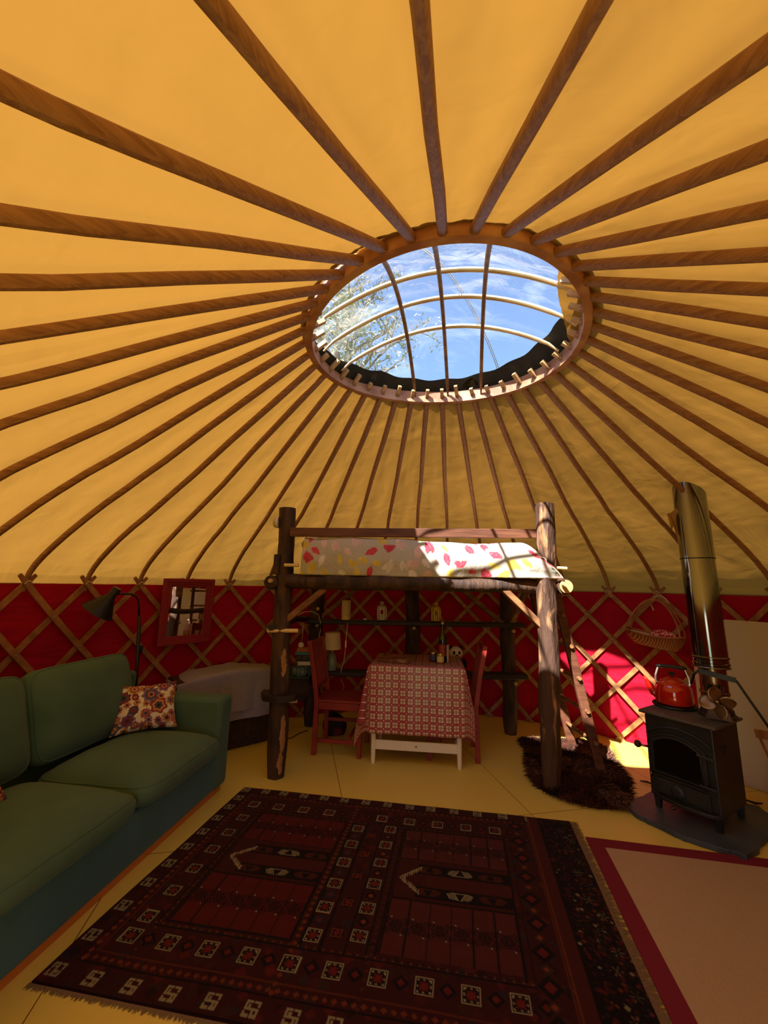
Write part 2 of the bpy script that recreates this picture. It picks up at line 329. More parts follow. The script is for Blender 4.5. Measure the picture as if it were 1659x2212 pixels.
def obj(name, mb, m, parent=None, base=None, smooth=False, bevel=0, ang=.6, col=None, uvs=None, kind=None, label=None):
    off = OFF.get(parent.name, Vector()) if parent else Vector(base or (0, 0, 0))
    me = bpy.data.meshes.new(name); me.from_pydata([(a-off.x, b-off.y, c-off.z) for a, b, c in mb.v], [], mb.f)
    for x in (m if isinstance(m, (list, tuple)) else [m]): me.materials.append(x)
    me.polygons.foreach_set('material_index', mb.m)
    if col is not None:
        ca = me.color_attributes.new('Col', 'FLOAT_COLOR', 'POINT'); ca.data.foreach_set('color', np.asarray(col, np.float32).ravel())
    if uvs is not None:
        ul = me.uv_layers.new(name='UVMap'); li = np.zeros(len(me.loops), np.int32); me.loops.foreach_get('vertex_index', li)
        ul.data.foreach_set('uv', np.asarray(uvs, np.float32)[li].ravel())
    o = bpy.data.objects.new(name, me); SC.collection.objects.link(o)
    if smooth: me.shade_smooth()
    if smooth == 'auto':
        try: me.set_sharp_from_angle(angle=ang)
        except Exception: pass
    if bevel:
        b = o.modifiers.new('bevel', 'BEVEL'); b.width = bevel; b.segments = 2; b.limit_method = 'ANGLE'
    if parent: o.parent = parent; OFF[o.name] = off
    else: o.location = off; OFF[o.name] = off
    if kind: o['kind'] = kind
    if label: o['label'] = label
    return o
def thing(name, loc, label, cat, group=None, rz=0, local=False):
    o = bpy.data.objects.new(name, None); SC.collection.objects.link(o); o.empty_display_size = .05
    o.location = loc; o.rotation_euler = (0, 0, rz); o['label'] = label; o['category'] = cat
    if group: o['group'] = group
    OFF[o.name] = Vector() if local else Vector(loc); return o
def tag(o, label, cat, group=None):
    o['label'] = label; o['category'] = cat
    if group: o['group'] = group
    return o
V = Vector
Z = V((0, 0, 1))

# ------------------------------------------------------------------ yurt geometry
CEN = V((.346, 2.361, 0)); R = 2.85; HW = 1.46; CH = .2354; A0 = 2.9701; DA = 2*PI/40
HB = HW-.012
def cyl(a, r, z): return V((CEN.x+r*cos(a), CEN.y+r*sin(a), z))
DOOR = math.radians(261.5); DHALF = math.radians(10.5)
def in_door(a, pad=0):
    d = (a-DOOR+PI) % (2*PI)-PI; return abs(d) < DHALF+pad
PROF = [(.83, 3.012), (.86, 2.99), (1.2, 2.768), (1.87, 2.30), (2.15, 2.115), (2.43, 1.93), (2.66, 1.755), (2.80, 1.645), (2.875, 1.57), (2.925, 1.495), (2.945, 1.42), (2.948, 1.38)]
def prof_z(r):
    for (a, b), (c, d) in zip(PROF, PROF[1:]):
        if r <= c: return b+(d-b)*(r-a)/(c-a)
    return PROF[-1][1]
FLT = {-4: .06, -3: .07, -2: .045, -1: .03, 0: .02, 1: 0, 16: 0, 18: .04, 22: .035, 25: .05, 27: .085, 28: .09, 29: .14, 30: .15, 31: .155, 32: .105, 33: .075, 34: .075, 35: .065, 36: .08}
def lift(a, r):
    """the roof is flatter above the doorway side"""
    k = ((A0+.02-a)/DA) % 40; k = k-40 if k > 36 else k; ks = sorted(FLT)
    for k0, k1 in zip(ks, ks[1:]):
        if k0 <= k <= k1:
            f = FLT[k0]+(FLT[k1]-FLT[k0])*(k-k0)/(k1-k0); q = min(1, max(0, (r-2.15)/.65)); return f*max(0, r-.8)*(1-q*q*(3-2*q))
    return 0
# ground and floor
g = MB().lathe([(40, -.16), (0.0001, -.15)], (0, 0, 0), 48); o = obj('ground', g, M['grass'], kind='structure')
g = MB().lathe([(3.0, -.14), (3.0, 0), (.001, 0)], (CEN.x, CEN.y, 0), 96); obj('floor', g, M['floor'], kind='structure')
# red wall
g = MB(); nseg = 360; vs = []; ok = []
zs = [0.0, .3, .6, .9, 1.2, HW-.01]
for i in range(nseg):
    a0, a1 = 2*PI*i/nseg, 2*PI*(i+1)/nseg
    if in_door((a0+a1)/2): continue
    for z0, z1 in zip(zs, zs[1:]):
        def rr(a, z): return 2.885+.006*sin(a*60)+.008*noise.noise((a*9, z*3, 1))
        g.add([cyl(a0, rr(a0, z0), z0), cyl(a1, rr(a1, z0), z0), cyl(a1, rr(a1, z1), z1), cyl(a0, rr(a0, z1), z1)], [(0, 1, 2, 3)])
obj('wall_round', g, M['red'], kind='structure', smooth=True)
g = MB()
for i in range(nseg):
    a0, a1 = 2*PI*i/nseg, 2*PI*(i+1)/nseg
    if in_door((a0+a1)/2): continue
    g.add([cyl(a0, 2.97, -.14), cyl(a1, 2.97, -.14), cyl(a1, 2.955, HW), cyl(a0, 2.955, HW)], [(0, 1, 2, 3)])
obj('wall_outer_cover', g, M['outer'], kind='structure')
# door frame behind the viewer
g = MB()
for s_ in (-1, 1): g.beam(cyl(DOOR+s_*DHALF, 2.9, 0), cyl(DOOR+s_*DHALF, 2.9, HW), .09, .12, (cos(DOOR), sin(DOOR), 0))
g.beam(cyl(DOOR-DHALF, 2.9, HW), cyl(DOOR+DHALF, 2.9, HW), .12, .09)
obj('door_1', g, M['brace'], kind='structure', bevel=.006)
# ceiling canvas with slight sag between rafters and tucks near the crown
def roof(u, v):
    a = 2*PI*u; t = v*(len(PROF)-1); i = min(int(t), len(PROF)-2); q = t-i
    r = PROF[i][0]+(PROF[i+1][0]-PROF[i][0])*q; z = PROF[i][1]+(PROF[i+1][1]-PROF[i][1])*q
    ph = (a-A0)/DA; sag = .5-.5*cos(2*PI*ph)
    z += lift(a, r) + .028 - .018*sag*sin(PI*min(v, 1)) + .010*noise.noise((a*8, r*3, 0)) + .005*noise.noise((a*40, r*5, 4)) + .006*noise.noise((a*9, r*24+a*3, 8))*max(0, min(1, (2.3-r)/.6)) + .004*noise.noise((a*14, r*16-a*9, 3))
    return cyl(a, r+.01, z)
g = MB().grid(roof, 480, 190, cu=True); obj('ceiling', g, M['roof'], kind='structure', smooth=True)

# ------------------------------------------------------------------ trellis
tr = thing('trellis_wall', cyl(PI/2, R, 0), 'expanding timber trellis of crossed laths lining the red cloth wall', 'trellis')
def lath(k, sgn):
    pts = []; ups = []
    j0, j1 = -.28, 6.25
    for i in range(27):
        j = j0+(j1-j0)*i/26; a = A0-k*DA - sgn*(j*.5)*DA
        if in_door(a, .02): continue
        pts.append((a, HB-max(j, -.3)*CH*.995, j))
    return pts
for sgn, rad in ((1, R-.008), (-1, R+.008)):
    for k in range(40):
        p = lath(k, sgn)
        if len(p) < 6: continue
        # keep the longest contiguous run
        run = [p[0]]; best = []
        for q in p[1:]:
            if abs(q[2]-run[-1][2]) > .3: best = max(best, run, key=len); run = []
            run.append(q)
        p = max(best, run, key=len)
        if len(p) < 5: continue
        P = [cyl(a, rad, z) for a, z, j in p]
        g = MB(); sc = [(1, 1)]*len(P)
        sc = [((.55 if i in (0, len(P)-1) else (.9 if i in (1, len(P)-2) else 1)), 1) for i in range(len(P))]
        g.sweep(P, [(-.012/2, -.021), (.012/2, -.021), (.012/2, .021), (-.012/2, .021)], Z, 0, [(1, s0[0]) for s0 in sc])
        if sgn == 1:
            for jj in range(0, 7):
                a = A0-k*DA-jj*.5*DA
                if in_door(a, .03): continue
                c = cyl(a, rad-.007, HB-jj*CH*.995); n_ = V((cos(a), sin(a), 0)); t_ = V((-sin(a), cos(a), 0))
                g.lathe([(.006, 0), (.005, -.002), (.0001, -.003)], c, 8, (t_, Z, n_), 1)
        obj('lath', g, [M['lath'], M['alu']], tr)
for k in range(40):
    a = A0-k*DA
    if in_door(a, .03): continue
    c = cyl(a, R-.022, HB+.012); t_ = V((-sin(a), cos(a), 0)); g = MB()
    g.tube([c-t_*.03+V((0, 0, -.012)), c-t_*.015+V((0, 0, .006)), c+V((0, 0, .012)), c+t_*.015+V((0, 0, .006)), c+t_*.03+V((0, 0, -.012))], .004, 6)
    obj('string_tie', g, M['string'], tr, smooth=True)

# ------------------------------------------------------------------ crown wheel
OX, OY = .0074, -.0077
def ringr(a, r): return r*(1+.0154*cos(2*a)-.0143*sin(2*a)-.0004*cos(3*a)+.0273*sin(3*a))
def ringp(a, r, z):
    q = ringr(a, r); x, y = q*cos(a), q*sin(a); return V((CEN.x+OX+x, CEN.y+OY+y, z-.010*x+.0149*y))
cw = thing('crown_wheel', (CEN.x+OX, CEN.y+OY, 2.97), 'brown bent-timber crown wheel ringing the round skylight', 'crown wheel')
g = MB(); n = 120; vs = []
sec = [(.816, 2.972), (.858, 2.972), (.862, 2.98), (.862, 3.055), (.858, 3.062), (.816, 3.062)]
for i in range(n):
    for r, z in sec: vs.append(ringp(2*PI*i/n, r, z))
k = len(sec); g.add(vs, [(i*k+j, i*k+(j+1) % k, ((i+1) % n)*k+(j+1) % k, ((i+1) % n)*k+j) for i in range(n) for j in range(k)])
rim = obj('rim', g, M['rim'], cw, smooth='auto')
e1 = V((cos(math.radians(-11.6)), sin(math.radians(-11.6)), 0)); e2 = V((-e1.y, e1.x, 0)); CC = V((CEN.x+OX, CEN.y+OY, 0))
def domez(p):
    q = (V((p[0], p[1], 0))-CC).length/.83; return 3.045+.30*(1-min(q, 1)**2) - (max(q-1, 0)*.83*.62)
for d, e, dz, wd in ((e2, e1, 0, .026), (e1, e2, .028, .03)):
    for off in (-.265, 0, .265):
        hl = math.sqrt(.80**2-off**2); path = []
        for i in range(25):
            s_ = -hl+2*hl*i/24; p = CC+d*s_+e*off; p.z = domez(p)-.012 - (.016 if dz == 0 else -.008) + .0
            path.append(p)
        path[0].z -= .02; path[-1].z -= .02
        sc = [min(1, .45+.55*min(i, 24-i)/2) for i in range(25)]
        obj('hoop', MB().sweep(path, RR(wd, .022, .006), Z, 0, sc), M['hoop'] if d == e1 else M['brace'], cw, smooth='auto')

# ------------------------------------------------------------------ rafters
RP = [(.80, 3.033), (.85, 3.0), (1.2, 2.752), (1.55, 2.505), (1.87, 2.272), (2.02, 2.17), (2.15, 2.082), (2.30, 1.98), (2.43, 1.892), (2.56, 1.80), (2.66, 1.722), (2.74, 1.65), (2.80, 1.585), (2.84, 1.525), (2.862, 1.455), (2.87, 1.40)]
ordn = lambda n: f"{n}{'th' if 10 <= n % 100 <= 20 else {1: 'st', 2: 'nd', 3: 'rd'}.get(n % 10, 'th')}"
BB = .0311
for k in range(40):
    aw = A0-k*DA; ar = aw+BB
    base = cyl(aw, 2.87, 1.40); rng_j = random.Random(k)
    top = ringp(ar, .80, 3.028); pts = []
    tx = top-V((base.x, base.y, 0)); ux = V((tx.x, tx.y, 0)); Lh = ux.length; ux.normalize()
    r0, r1 = 2.87, .80; z0, z1 = RP[0][1], RP[-1][1]; dz = top.z-z0
    for r, z in RP:
        q = (r0-r)/(r0-r1); pts.append(V((Lh*q, .006*sin(q*PI)*rng_j.uniform(-1, 1), z-1.40+dz*q+lift(aw, r))))
    g = MB(); pts = pts[::-1]
    sc = [(.72, .7), (.8, .9), (.9, 1)]+[(1, 1)]*(len(pts)-5)+[(.95, .95), (.62, .66)]
    wf = [.78, .76, .74, .72, .71, .70, .69, .68, .68, .68, .69, .70, .80, .92, 1, 1]
    wq = [(sc[i][0]*wf[i], sc[i][1]*(.84+.16*i/15)) for i in range(len(sc))]
    g.sweep(pts, RR(.045, .042, .010), Z, 0, wq)
    # squared tenon through the rim
    d_ = (pts[-1]-pts[-3]).normalized(); a_ = pts[-1]-d_*.02; Lt = rng_j.uniform(.035, .075) if not 24 < k < 38 else .004
    t_ = MB(); g.beam(a_, pts[-1]+d_*Lt, .026, .026, mi=1)
    n = (10-k) % 40
    lab = 'steamed brown roof rafter falling straight down from the lowest point of the skylight ring' if n == 0 else (
        'steamed brown roof rafter running straight up from the highest point of the skylight ring' if n == 20 else
        f'steamed brown roof rafter, {ordn(n)} clockwise round the skylight ring from its lowest point')
    o = obj('roof_rafter', g, [M['rafter'], M['rafterend']], smooth='auto', ang=.9)
    o.location = base; o.rotation_euler = (0, 0, math.atan2(ux.y, ux.x)); tag(o, lab, 'rafter', 'roof rafters round the crown wheel')

# ------------------------------------------------------------------ clear dome cover
dm = thing('skylight_cover', (CC.x, CC.y, 3.05), 'clear wrinkled plastic dome stretched over the skylight hoops', 'skylight cover')
def dome(u, v):
    a = 2*PI*u; r = .001+v*1.02; p = CC+V((r*cos(a), r*sin(a), 0)); p.z = domez(p)+.03+.012*noise.noise((p.x*5, p.y*5, 0))*(1 if r < .8 else .3)
    return p
obj('plastic_sheet', MB().grid(dome, 72, 26, cu=True), M['plastic'], dm, smooth=True)
def hem(u, v):
    a = 2*PI*u; c = cos(a-math.radians(62)); ri = .86-.145*max(0, min(1, (c+.62)/1.1)) + .006*sin(a*17)
    r = ri+(.90-ri)*v; p = CC+V((r*cos(a), r*sin(a), 0)); p.z = domez(p)+.024; return p
obj('hem', MB().grid(hem, 120, 4, cu=True), M['hem'], dm, smooth=True)
def flap(u, v):
    a = math.radians(-58+62*u); ri = .86-.17*sin(PI*min(1, u*1.02))**.7 - .012*noise.noise((u*14, 0, 3)); r = ri+(.9-ri)*v
    p = CC+V((r*cos(a), r*sin(a), 0)); p.z = domez(p)+.012-.03*(1-v)+.012*sin(u*21)*(1-v); return p
obj('yellow_flap', MB().grid(flap, 50, 6), M['roof'], dm, smooth=True, label='torn yellow canvas flap')
g = MB()
for off in (0, .012):
    pts = []
    for i in range(14):
        q = i/13; p = V((.02+.86*q+off, 1.70+1.22*q-off*.5, 0)); p.z = domez(p)+.05; pts.append(p)
    g.tube(pts, .003, 5)
pm = V((.30, 2.16, 0))
for s_ in (-1, 1):
    c = pm+V((.03*s_, .012*s_, 0)); c.z = domez(c)+.05; g.tube([c+V((.016*cos(t), .012*sin(t), 0)) for t in [2*PI*i/12 for i in range(12)]], .003, 5, closed=True)
obj('cord', g, M['wire'], dm, smooth=True)

# ------------------------------------------------------------------ tree outside
tb = V((-.95, 9.6, -.15))
tt = thing('tree', tb, 'pale budding tree standing outside, seen through the left of the skylight', 'tree')
g = MB(); tips = []
def limb(p, q, r, lev, n=7):
    d = q-p; Ln = d.length; pts = [p+d*(i/n)+V((random.uniform(-1, 1), random.uniform(-1, 1), random.uniform(-.6, .6)))*Ln*.035*(0 < i < n)+Z*Ln*.06*sin(PI*i/n) for i in range(n+1)]
    g.tube(pts, [r*(1-.72*i/n) for i in range(n+1)], 7 if lev < 1 else 4)
    if lev >= 2: tips.extend(pts[2:])
    if lev < 3:
        for _ in range((0, 7, 6)[lev] if lev < 3 else 0):
            b = pts[random.randint(3, n)]; dd = (d.normalized()*.7+V((random.uniform(-1, 1), random.uniform(-1, 1), random.uniform(-.5, .8)))).normalized(); limb(b, b+dd*Ln*random.uniform(.22, .4), r*.4, lev+1, 5)
limb(tb, tb+V((-.2, .1, 9.0)), .2, 0, 10)
for _ in range(26):
    b = tb+V((-.15, .1, random.uniform(3.5, 8.6))); x = -1.9+random.gauss(0, .9); x = min(x, .9)
    limb(b, V((x, random.uniform(8.3, 10.6), b.z+random.uniform(.6, 2.6))), .06, 1)
obj('trunk_and_branches', g, M['twig'], tt, smooth=True)
g = MB()
for q in tips:
    for _ in range(2 if q.x < -.6 else 1):
        c = q+V((random.gauss(0, .12), random.gauss(0, .12), random.gauss(0, .12))); a = V((random.uniform(-1, 1), random.uniform(-1, 1), random.uniform(-1, 1))).normalized(); b = a.orthogonal().normalized(); s_ = random.uniform(.03, .07)
        g.add([c-a*s_, c+b*s_*.5, c+a*s_, c-b*s_*.5], [(0, 1, 2, 3)])
obj('foliage', g, M['leaf'], tt, kind='stuff')

# ------------------------------------------------------------------ sofa
SF = V((-1.125, 3.28, 0)); SL = V((-.141, -.99, 0)); SD = V((-.99, .141, 0))
def S(l, d, z): return SF+SL*l+SD*d+Z*z
sofa = thing('sofa', S(.95, .45, 0), 'green loose-covered sofa with blue-green base along the left wall', 'sofa')
AXS = (SL, SD, Z)
def soft(mb, c, d, ax, p=.12, crown=.0, nu=18, nv=18, nw=6, e=5.0, seed=0, amp=.004):
    """rounded, slightly domed cushion: c centre, d full sizes"""
    c = V(c)
    def fn(u, v, w_):
        m = (abs(u)**e+abs(v)**e)**(1/e) if (u or v) else 0
        k = max(abs(u), abs(v), 1e-6); q = min(1, m/k) if m > 0 else 1
        uu = u/(m/k) if m > k else u; vv = v/(m/k) if m > k else v
        edge = max(abs(u), abs(v)); pin = 1-p*max(0, abs(w_))**3*0.35
        th = (1-.55*edge**7)
        hz = w_*th*(1) + (w_*crown*(1-u*u)*(1-v*v))
        q_ = c+ax[0]*uu*pin*d[0]/2+ax[1]*vv*pin*d[1]/2+ax[2]*hz*d[2]/2
        nn = noise.noise((q_.x*6, q_.y*6, q_.z*6+seed)); return q_+ax[2]*nn*amp*2+ax[0]*nn*amp
    mb.fn = fn; return mb.puff(fn, nu, nv, nw)
def rb(name, c, d, ax, m, parent, bev=.02): return obj(name, MB().box(c, d, ax), m, parent, bevel=bev, smooth='auto')
rb('base', S(.95, .43, .17), (1.90, .84, .25), AXS, M['teal'], sofa)
rb('plinth', S(.95, .43, .025), (1.86, .80, .05), AXS, M['orangewood'], sofa, .004)
for l in (.085, 1.84): rb('arm', S(l, .43, .35), (.17, .87, .61), AXS, M['teal'] if 0 else M['green'], sofa, .03)
rb('back_frame', S(.95, .87, .42), (1.9, .12, .74), AXS, M['green'], sofa, .03)
def piped(name, mb, parent, ws):
    o = obj(name, mb, M['green'], parent, smooth=True); E_ = [(-1+2*i/12, -1) for i in range(12)]+[(1, -1+2*i/12) for i in range(12)]+[(1-2*i/12, 1) for i in range(12)]+[(-1, 1-2*i/12) for i in range(12)]
    for w_ in ws: obj('piping', MB().tube([mb.fn(u, v, w_) for u, v in E_], .0045, 6, closed=True), M['green'], o, smooth=True)
for l0, l1 in ((.175, .955), (.965, 1.75)):
    piped('seat_cushion', soft(MB(), S((l0+l1)/2, .30, .365), ((l1-l0), .72, .19), AXS, crown=.28, e=9, seed=l0), sofa, (1, -.9))
tilt = math.radians(17)
by = (SD*cos(tilt)-Z*sin(tilt)).normalized(); bz = (Z*cos(tilt)+SD*sin(tilt)).normalized()
for l0, l1 in ((.19, .955), (.965, 1.73)):
    piped('back_cushion', soft(MB(), S((l0+l1)/2, .735, .70), ((l1-l0), .53, .20), (SL, bz, -by), crown=.35, e=9, seed=l1), sofa, (1,))

# ------------------------------------------------------------------ colour fields
def Lv(c): return np.array(L(*c)[:3])
def flower_field(NU, NV, W, H, n, seed):
    r = np.random.RandomState(seed); x, y = np.meshgrid(np.linspace(0, W, NU+1), np.linspace(0, H, NV+1)); C = np.ones((NV+1, NU+1, 3))*Lv((222, 208, 178))
    pal = [(128, 30, 40), (186, 110, 60), (206, 150, 70), (90, 40, 60), (54, 70, 84), (150, 60, 70), (120, 90, 130), (206, 130, 110)]
    pts = []
    for i in range(n*40):
        cx, cy = r.uniform(0, W), r.uniform(0, H); s = r.choice([.062, .048, .036, .026])
        if any((cx-a)**2+(cy-b)**2 < ((s+t)*.86)**2 for a, b, t in pts): continue
        pts.append((cx, cy, s)); p1, p2, p3 = [Lv(pal[q]) for q in r.choice(len(pal), 3, replace=False)]; k = r.choice([5, 6, 8, 12]); ph = r.uniform(0, 6)
        dx, dy = x-cx, y-cy; rad = np.hypot(dx, dy); an = np.arctan2(dy, dx)+ph; R_ = s*(1+.13*np.cos(k*an))
        for f, c in ((1.0, Lv((60, 30, 34))), (.93, p1), (.68, p2), (.5, p1*.6), (.42, p3), (.2, Lv((40, 30, 40)))):
            C[rad < R_*f] = c
        if len(pts) >= n: break
    return C
def cushion(name, corners, thick, label, seed, group=None, NU=96, NV=80, base=None):
    BLc, BRc, TRc, TLc = [V(c) for c in corners]; nrm = (BRc-BLc).cross(TLc-BLc).normalized(); mid = (BLc+BRc+TRc+TLc)/4
    mb = MB(); sides = []
    C = flower_field(NU, NV, .42, .36, 60, seed)
    for sgn in (1, -1):
        def fn(u, v):
            e = lambda t: 1-(2*t-1)**2
            bow = .045*(e(u)**.7)*(2*v-1)*0
            uu = .5+(u-.5)*(1-.10*e(v)); vv = .5+(v-.5)*(1-.12*e(u))
            p = BLc.lerp(BRc, uu).lerp(TLc.lerp(TRc, uu), vv)
            h = thick/2*(e(u)*e(v))**.42 + .006*noise.noise((u*4+seed, v*4, sgn))*(e(u)*e(v))
            return p+nrm*sgn*h
        mb.grid(fn, NU, NV)
    col = np.concatenate([C.reshape(-1, 3)]*2); col = np.concatenate([col, np.ones((len(col), 1))], 1)
    o = obj(name, mb, mat(name+'_print', (1, 1, 1, 1), .95, attr='Col', bump=.2, bs=300, bd=.002), base=base or mid-Z*.2, smooth=True, col=col)
    return tag(o, label, 'cushion', group)
cushion('floral_cushion', [(-1.765, 2.86, .475), (-1.43, 3.08, .475), (-1.53, 3.22, .755), (-1.845, 3.01, .755)], .15, 'cream cushion with red and ochre flowers leaning against the far sofa arm', 3)
cushion('floral_cushion', [(-1.80, 1.80, .475), (-1.722, 2.09, .475), (-1.93, 2.12, .72), (-2.00, 1.80, .72)], .13, 'flowered cushion cut off by the left photo edge on the near sofa seat', 9)

# ------------------------------------------------------------------ wicker trunk and blanket
TO = V((-1.03, 4.215, 0)); TX = V((-.77, -.638, 0)); TY = V((-.638, .77, 0))
def TP(a, b, z): return TO+TX*a+TY*b+Z*z
tk = thing('wicker_trunk', TP(.44, .19, 0), 'dark woven wicker trunk standing behind the far sofa arm', 'trunk')
obj('body', MB().box(TP(.44, .19, .29), (.88, .38, .56), (TX, TY, Z)), M['wickerdark'], tk, bevel=.015)
obj('lid', MB().box(TP(.44, .19, .60), (.90, .40, .05), (TX, TY, Z)), M['wickerdark'], tk, bevel=.015)
for a_ in (.03, .85): obj('foot', MB().box(TP(a_, .04, .01), (.04, .04, .02), (TX, TY, Z)), M['wickerdark'], tk)
def blank(drop, off, seed):
    def fn(u, v):
        a = -.03+.94*u; L0 = .40+drop; s_ = v*L0
        hum = .035*sin(PI*min(1, max(0, u*1.1)))+.028*noise.noise((u*4, v*3, seed))
        if s_ < .40: b, z = .39-s_, .632+off+hum-(.05*max(0, (u-.80))/.2)
        else:
            q = s_-.40; b, z = -.022-off-.012*sin(u*18+seed)*min(1, q*5)-.01*q, .632+off+hum*max(0, 1-q*3)-q-.01
        ed = max(0, .04-(.40-s_ if s_ < .4 else 0))*0
        return TP(a, b, z)
    return fn
bl = thing('throw_blanket', TP(.44, .19, .62), 'grey-lilac twill blanket draped over the wicker trunk', 'blanket')
b1 = obj('upper_layer', MB().grid(blank(.30, .012, 1), 60, 40), M['blanket'], bl, smooth=True)
b2 = obj('lower_layer', MB().grid(blank(.37, .004, 4), 60, 40), M['blanket'], bl, smooth=True)
obj('care_tag', MB().box(TP(.03, -.045, .30), (.012, .004, .06), (TX, TY, Z)), M['paper'], bl, label='white cloth tag')

# ------------------------------------------------------------------ floor lamp
lp = thing('floor_lamp', (-1.975, 3.45, 0), 'black metal floor lamp with cone shade behind the sofa', 'floor lamp')
obj('base', MB().lathe([(.075, 0), (.075, .015), (.07, .022), (.001, .024)], (-1.99, 3.50, 0), 40), M['black'], lp, smooth='auto')
obj('pole', MB().tube([(-1.985, 3.495, .02), (-1.985, 3.48, .7), (-2.015, 3.46, 1.20)], [.012, .012, .012], 12), M['black'], lp, smooth=True)
path = [(-2.015, 3.46, 1.19), (-2.022, 3.455, 1.28), (-2.027, 3.44, 1.33), (-2.035, 3.41, 1.362), (-2.05, 3.37, 1.378), (-2.07, 3.32, 1.380), (-2.082, 3.262, 1.380)]
obj('gooseneck', MB().tube(path, .0085, 10), M['black'], lp, smooth=True)
ax_ = (V((-2.385, 3.47, 1.205))-V((-2.255, 3.50, 1.405))).normalized(); x_ = ax_.orthogonal().normalized(); y_ = ax_.cross(x_)
sh = obj('shade', MB().lathe([(a*.93, b*.93) for a, b in [(.001, 0), (.030, 0), (.034, .006), (.034, .075), (.04, .09), (.130, .235), (.127, .235), (.036, .09), (.03, .07), (.001, .07)]], V((-2.086, 3.252, 1.425)), 40, (x_, y_, ax_)), M['black'], lp, smooth='auto')
obj('cable', MB().tube([(-1.99, 3.52, .03), (-1.985, 3.505, .5), (-1.995, 3.49, 1.0), (-2.01, 3.475, 1.18)], .003, 6), M['black'], lp)
obj('cable_switch', MB().box((-1.985, 3.50, .93), (.02, .02, .06)), M['black'], lp, bevel=.005)

# ------------------------------------------------------------------ mirror on the trellis
mc = [V((-2.030, 3.800, 1.512)), V((-1.728, 4.205, 1.512)), V((-1.733, 4.210, .905)), V((-2.035, 3.805, .905))]   # TL TR BR BL
mirr = thing('wall_mirror', (mc[2]+mc[3])/2, 'rectangular mirror in a red painted frame hung on the trellis', 'mirror')
mx_ = (mc[1]-mc[0]); mw = mx_.length; mx_.normalize(); mz_ = (mc[0]-mc[3]); mh = mz_.length; mz_.normalize(); my_ = mz_.cross(mx_).normalized(); mz_ = mx_.cross(my_); mo = (mc[0]+mc[2])/2
if my_.dot(CEN-mo) < 0: my_ = -my_
g = MB()
for w0, w1, d0, d1 in ((0, .035, .0, .028), (.03, .058, 0, .018), (.055, .078, 0, .010)):
    for sx_, sz_, lx, lz in ((0, 1, 1, 0), (0, -1, 1, 0), (1, 0, 0, 1), (-1, 0, 0, 1)):
        wd = w1-w0; c = mo+my_*((d0+d1)/2)
        if lx: g.box(c+mz_*sz_*(mh/2-(w0+w1)/2), (mw-2*w0, wd, d1-d0), (mx_, mz_, my_))
        else: g.box(c+mx_*sx_*(mw/2-(w0+w1)/2), (wd, mh-2*w1, d1-d0), (mx_, mz_, my_))
obj('frame', g, M['redframe'], mirr, bevel=.004)
obj('mirror_glass', MB().box(mo+my_*.003, (mw-.13, mh-.13, .004), (mx_, mz_, my_)), M['mirror'], mirr)

# ------------------------------------------------------------------ loft bed frame
lb = thing('loft_bed', (.3, 4.0, 0), 'rustic loft bed of dark bark-on logs standing over the table', 'loft bed')
foot = lambda q: .78+.22*min(1, q/.10)
post = lambda a, b, r0, r1, m, seed, seg=46: obj('post', MB().log(a, b, r0, r1, 26, seg, .16, seed, flat=foot), m, lb, smooth='auto', ang=1.0)
FLp = post((-.805, 3.475, 0), (-.845, 3.475, 2.13), .078, .068, M['bark'], 1)
FRp = post((1.29, 3.345, 0), (1.355, 3.345, 2.185), .074, .074, M['barkpale'], 2)
post((1.351, 4.51, 0), (1.362, 4.51, 1.50), .074, .072, M['bark'], 3)
post((-.75, 4.66, 0), (-.715, 4.62, 1.50), .078, .076, M['bark'], 4)
post((.345, 4.62, 0), (.33, 4.62, 1.50), .085, .075, M['bark'], 5)
# peeled patches on the left front post
g = MB()
for (cz, h, an) in ((.86, .22, -62), (.33, .28, -52), (.12, .16, -60)):
    g = MB(); pw = lambda u, v: math.radians(an+((u-.5)*26+14*noise.noise((v*3, cz*9, u*.3))+7*noise.noise((v*11, cz, u*2)))*(sin(PI*v)**.35))
    g.grid(lambda u, v: (V((-.805-.0188*cz, 3.475, 0))+V((cos(pw(u, v)), sin(pw(u, v)), 0))*(.0835 if cz > .2 else .079)+Z*(cz+(v-.5)*h)), 6, 30)
    obj('peeled_patch', g, M['peel'], lb, label='bare orange sapwood patch')
beam = lambda name, a, b, r, m, seed, bend=0: obj(name, MB().log(a, b, r, r*.95, 18, 40, .12, seed, bend=bend), m, lb, smooth='auto', ang=1.0)
beam('front_beam', (-.80, 3.43, 1.505), (1.30, 3.40, 1.50), .062, M['bark'], 8)
beam('back_beam', (-.95, 4.58, 1.50), (1.52, 4.52, 1.50), .06, M['bark'], 9)
beam('side_beam', (-.925, 3.40, 1.49), (-.90, 4.85, 1.50), .058, M['bark'], 10)
beam('side_beam', (1.455, 3.28, 1.50), (1.44, 4.75, 1.50), .062, M['bark'], 11)
obj('cut_end', MB().lathe([(.052, 0), (.052, .012), (.001, .012)], (1.459, 3.27, 1.50), 16, (V((1, 0, 0)), Z, V((0, -1, 0)))), M['pegdark'], lb, label='pale sawn beam end')
obj('guard_rail', MB().beam((-.79, 3.40, 1.912), (1.31, 3.37, 1.932), .032, .076), M['rail'], lb, bevel=.005)
obj('guard_rail', MB().beam((-.74, 4.58, 1.80), (1.31, 4.52, 1.80), .032, .076), M['rail'], lb, bevel=.005)
for x0 in np.linspace(-.6, 1.2, 8): obj('slat', MB().box((x0, 4.0, 1.567), (.10, 1.2, .02)), M['brace'], lb)
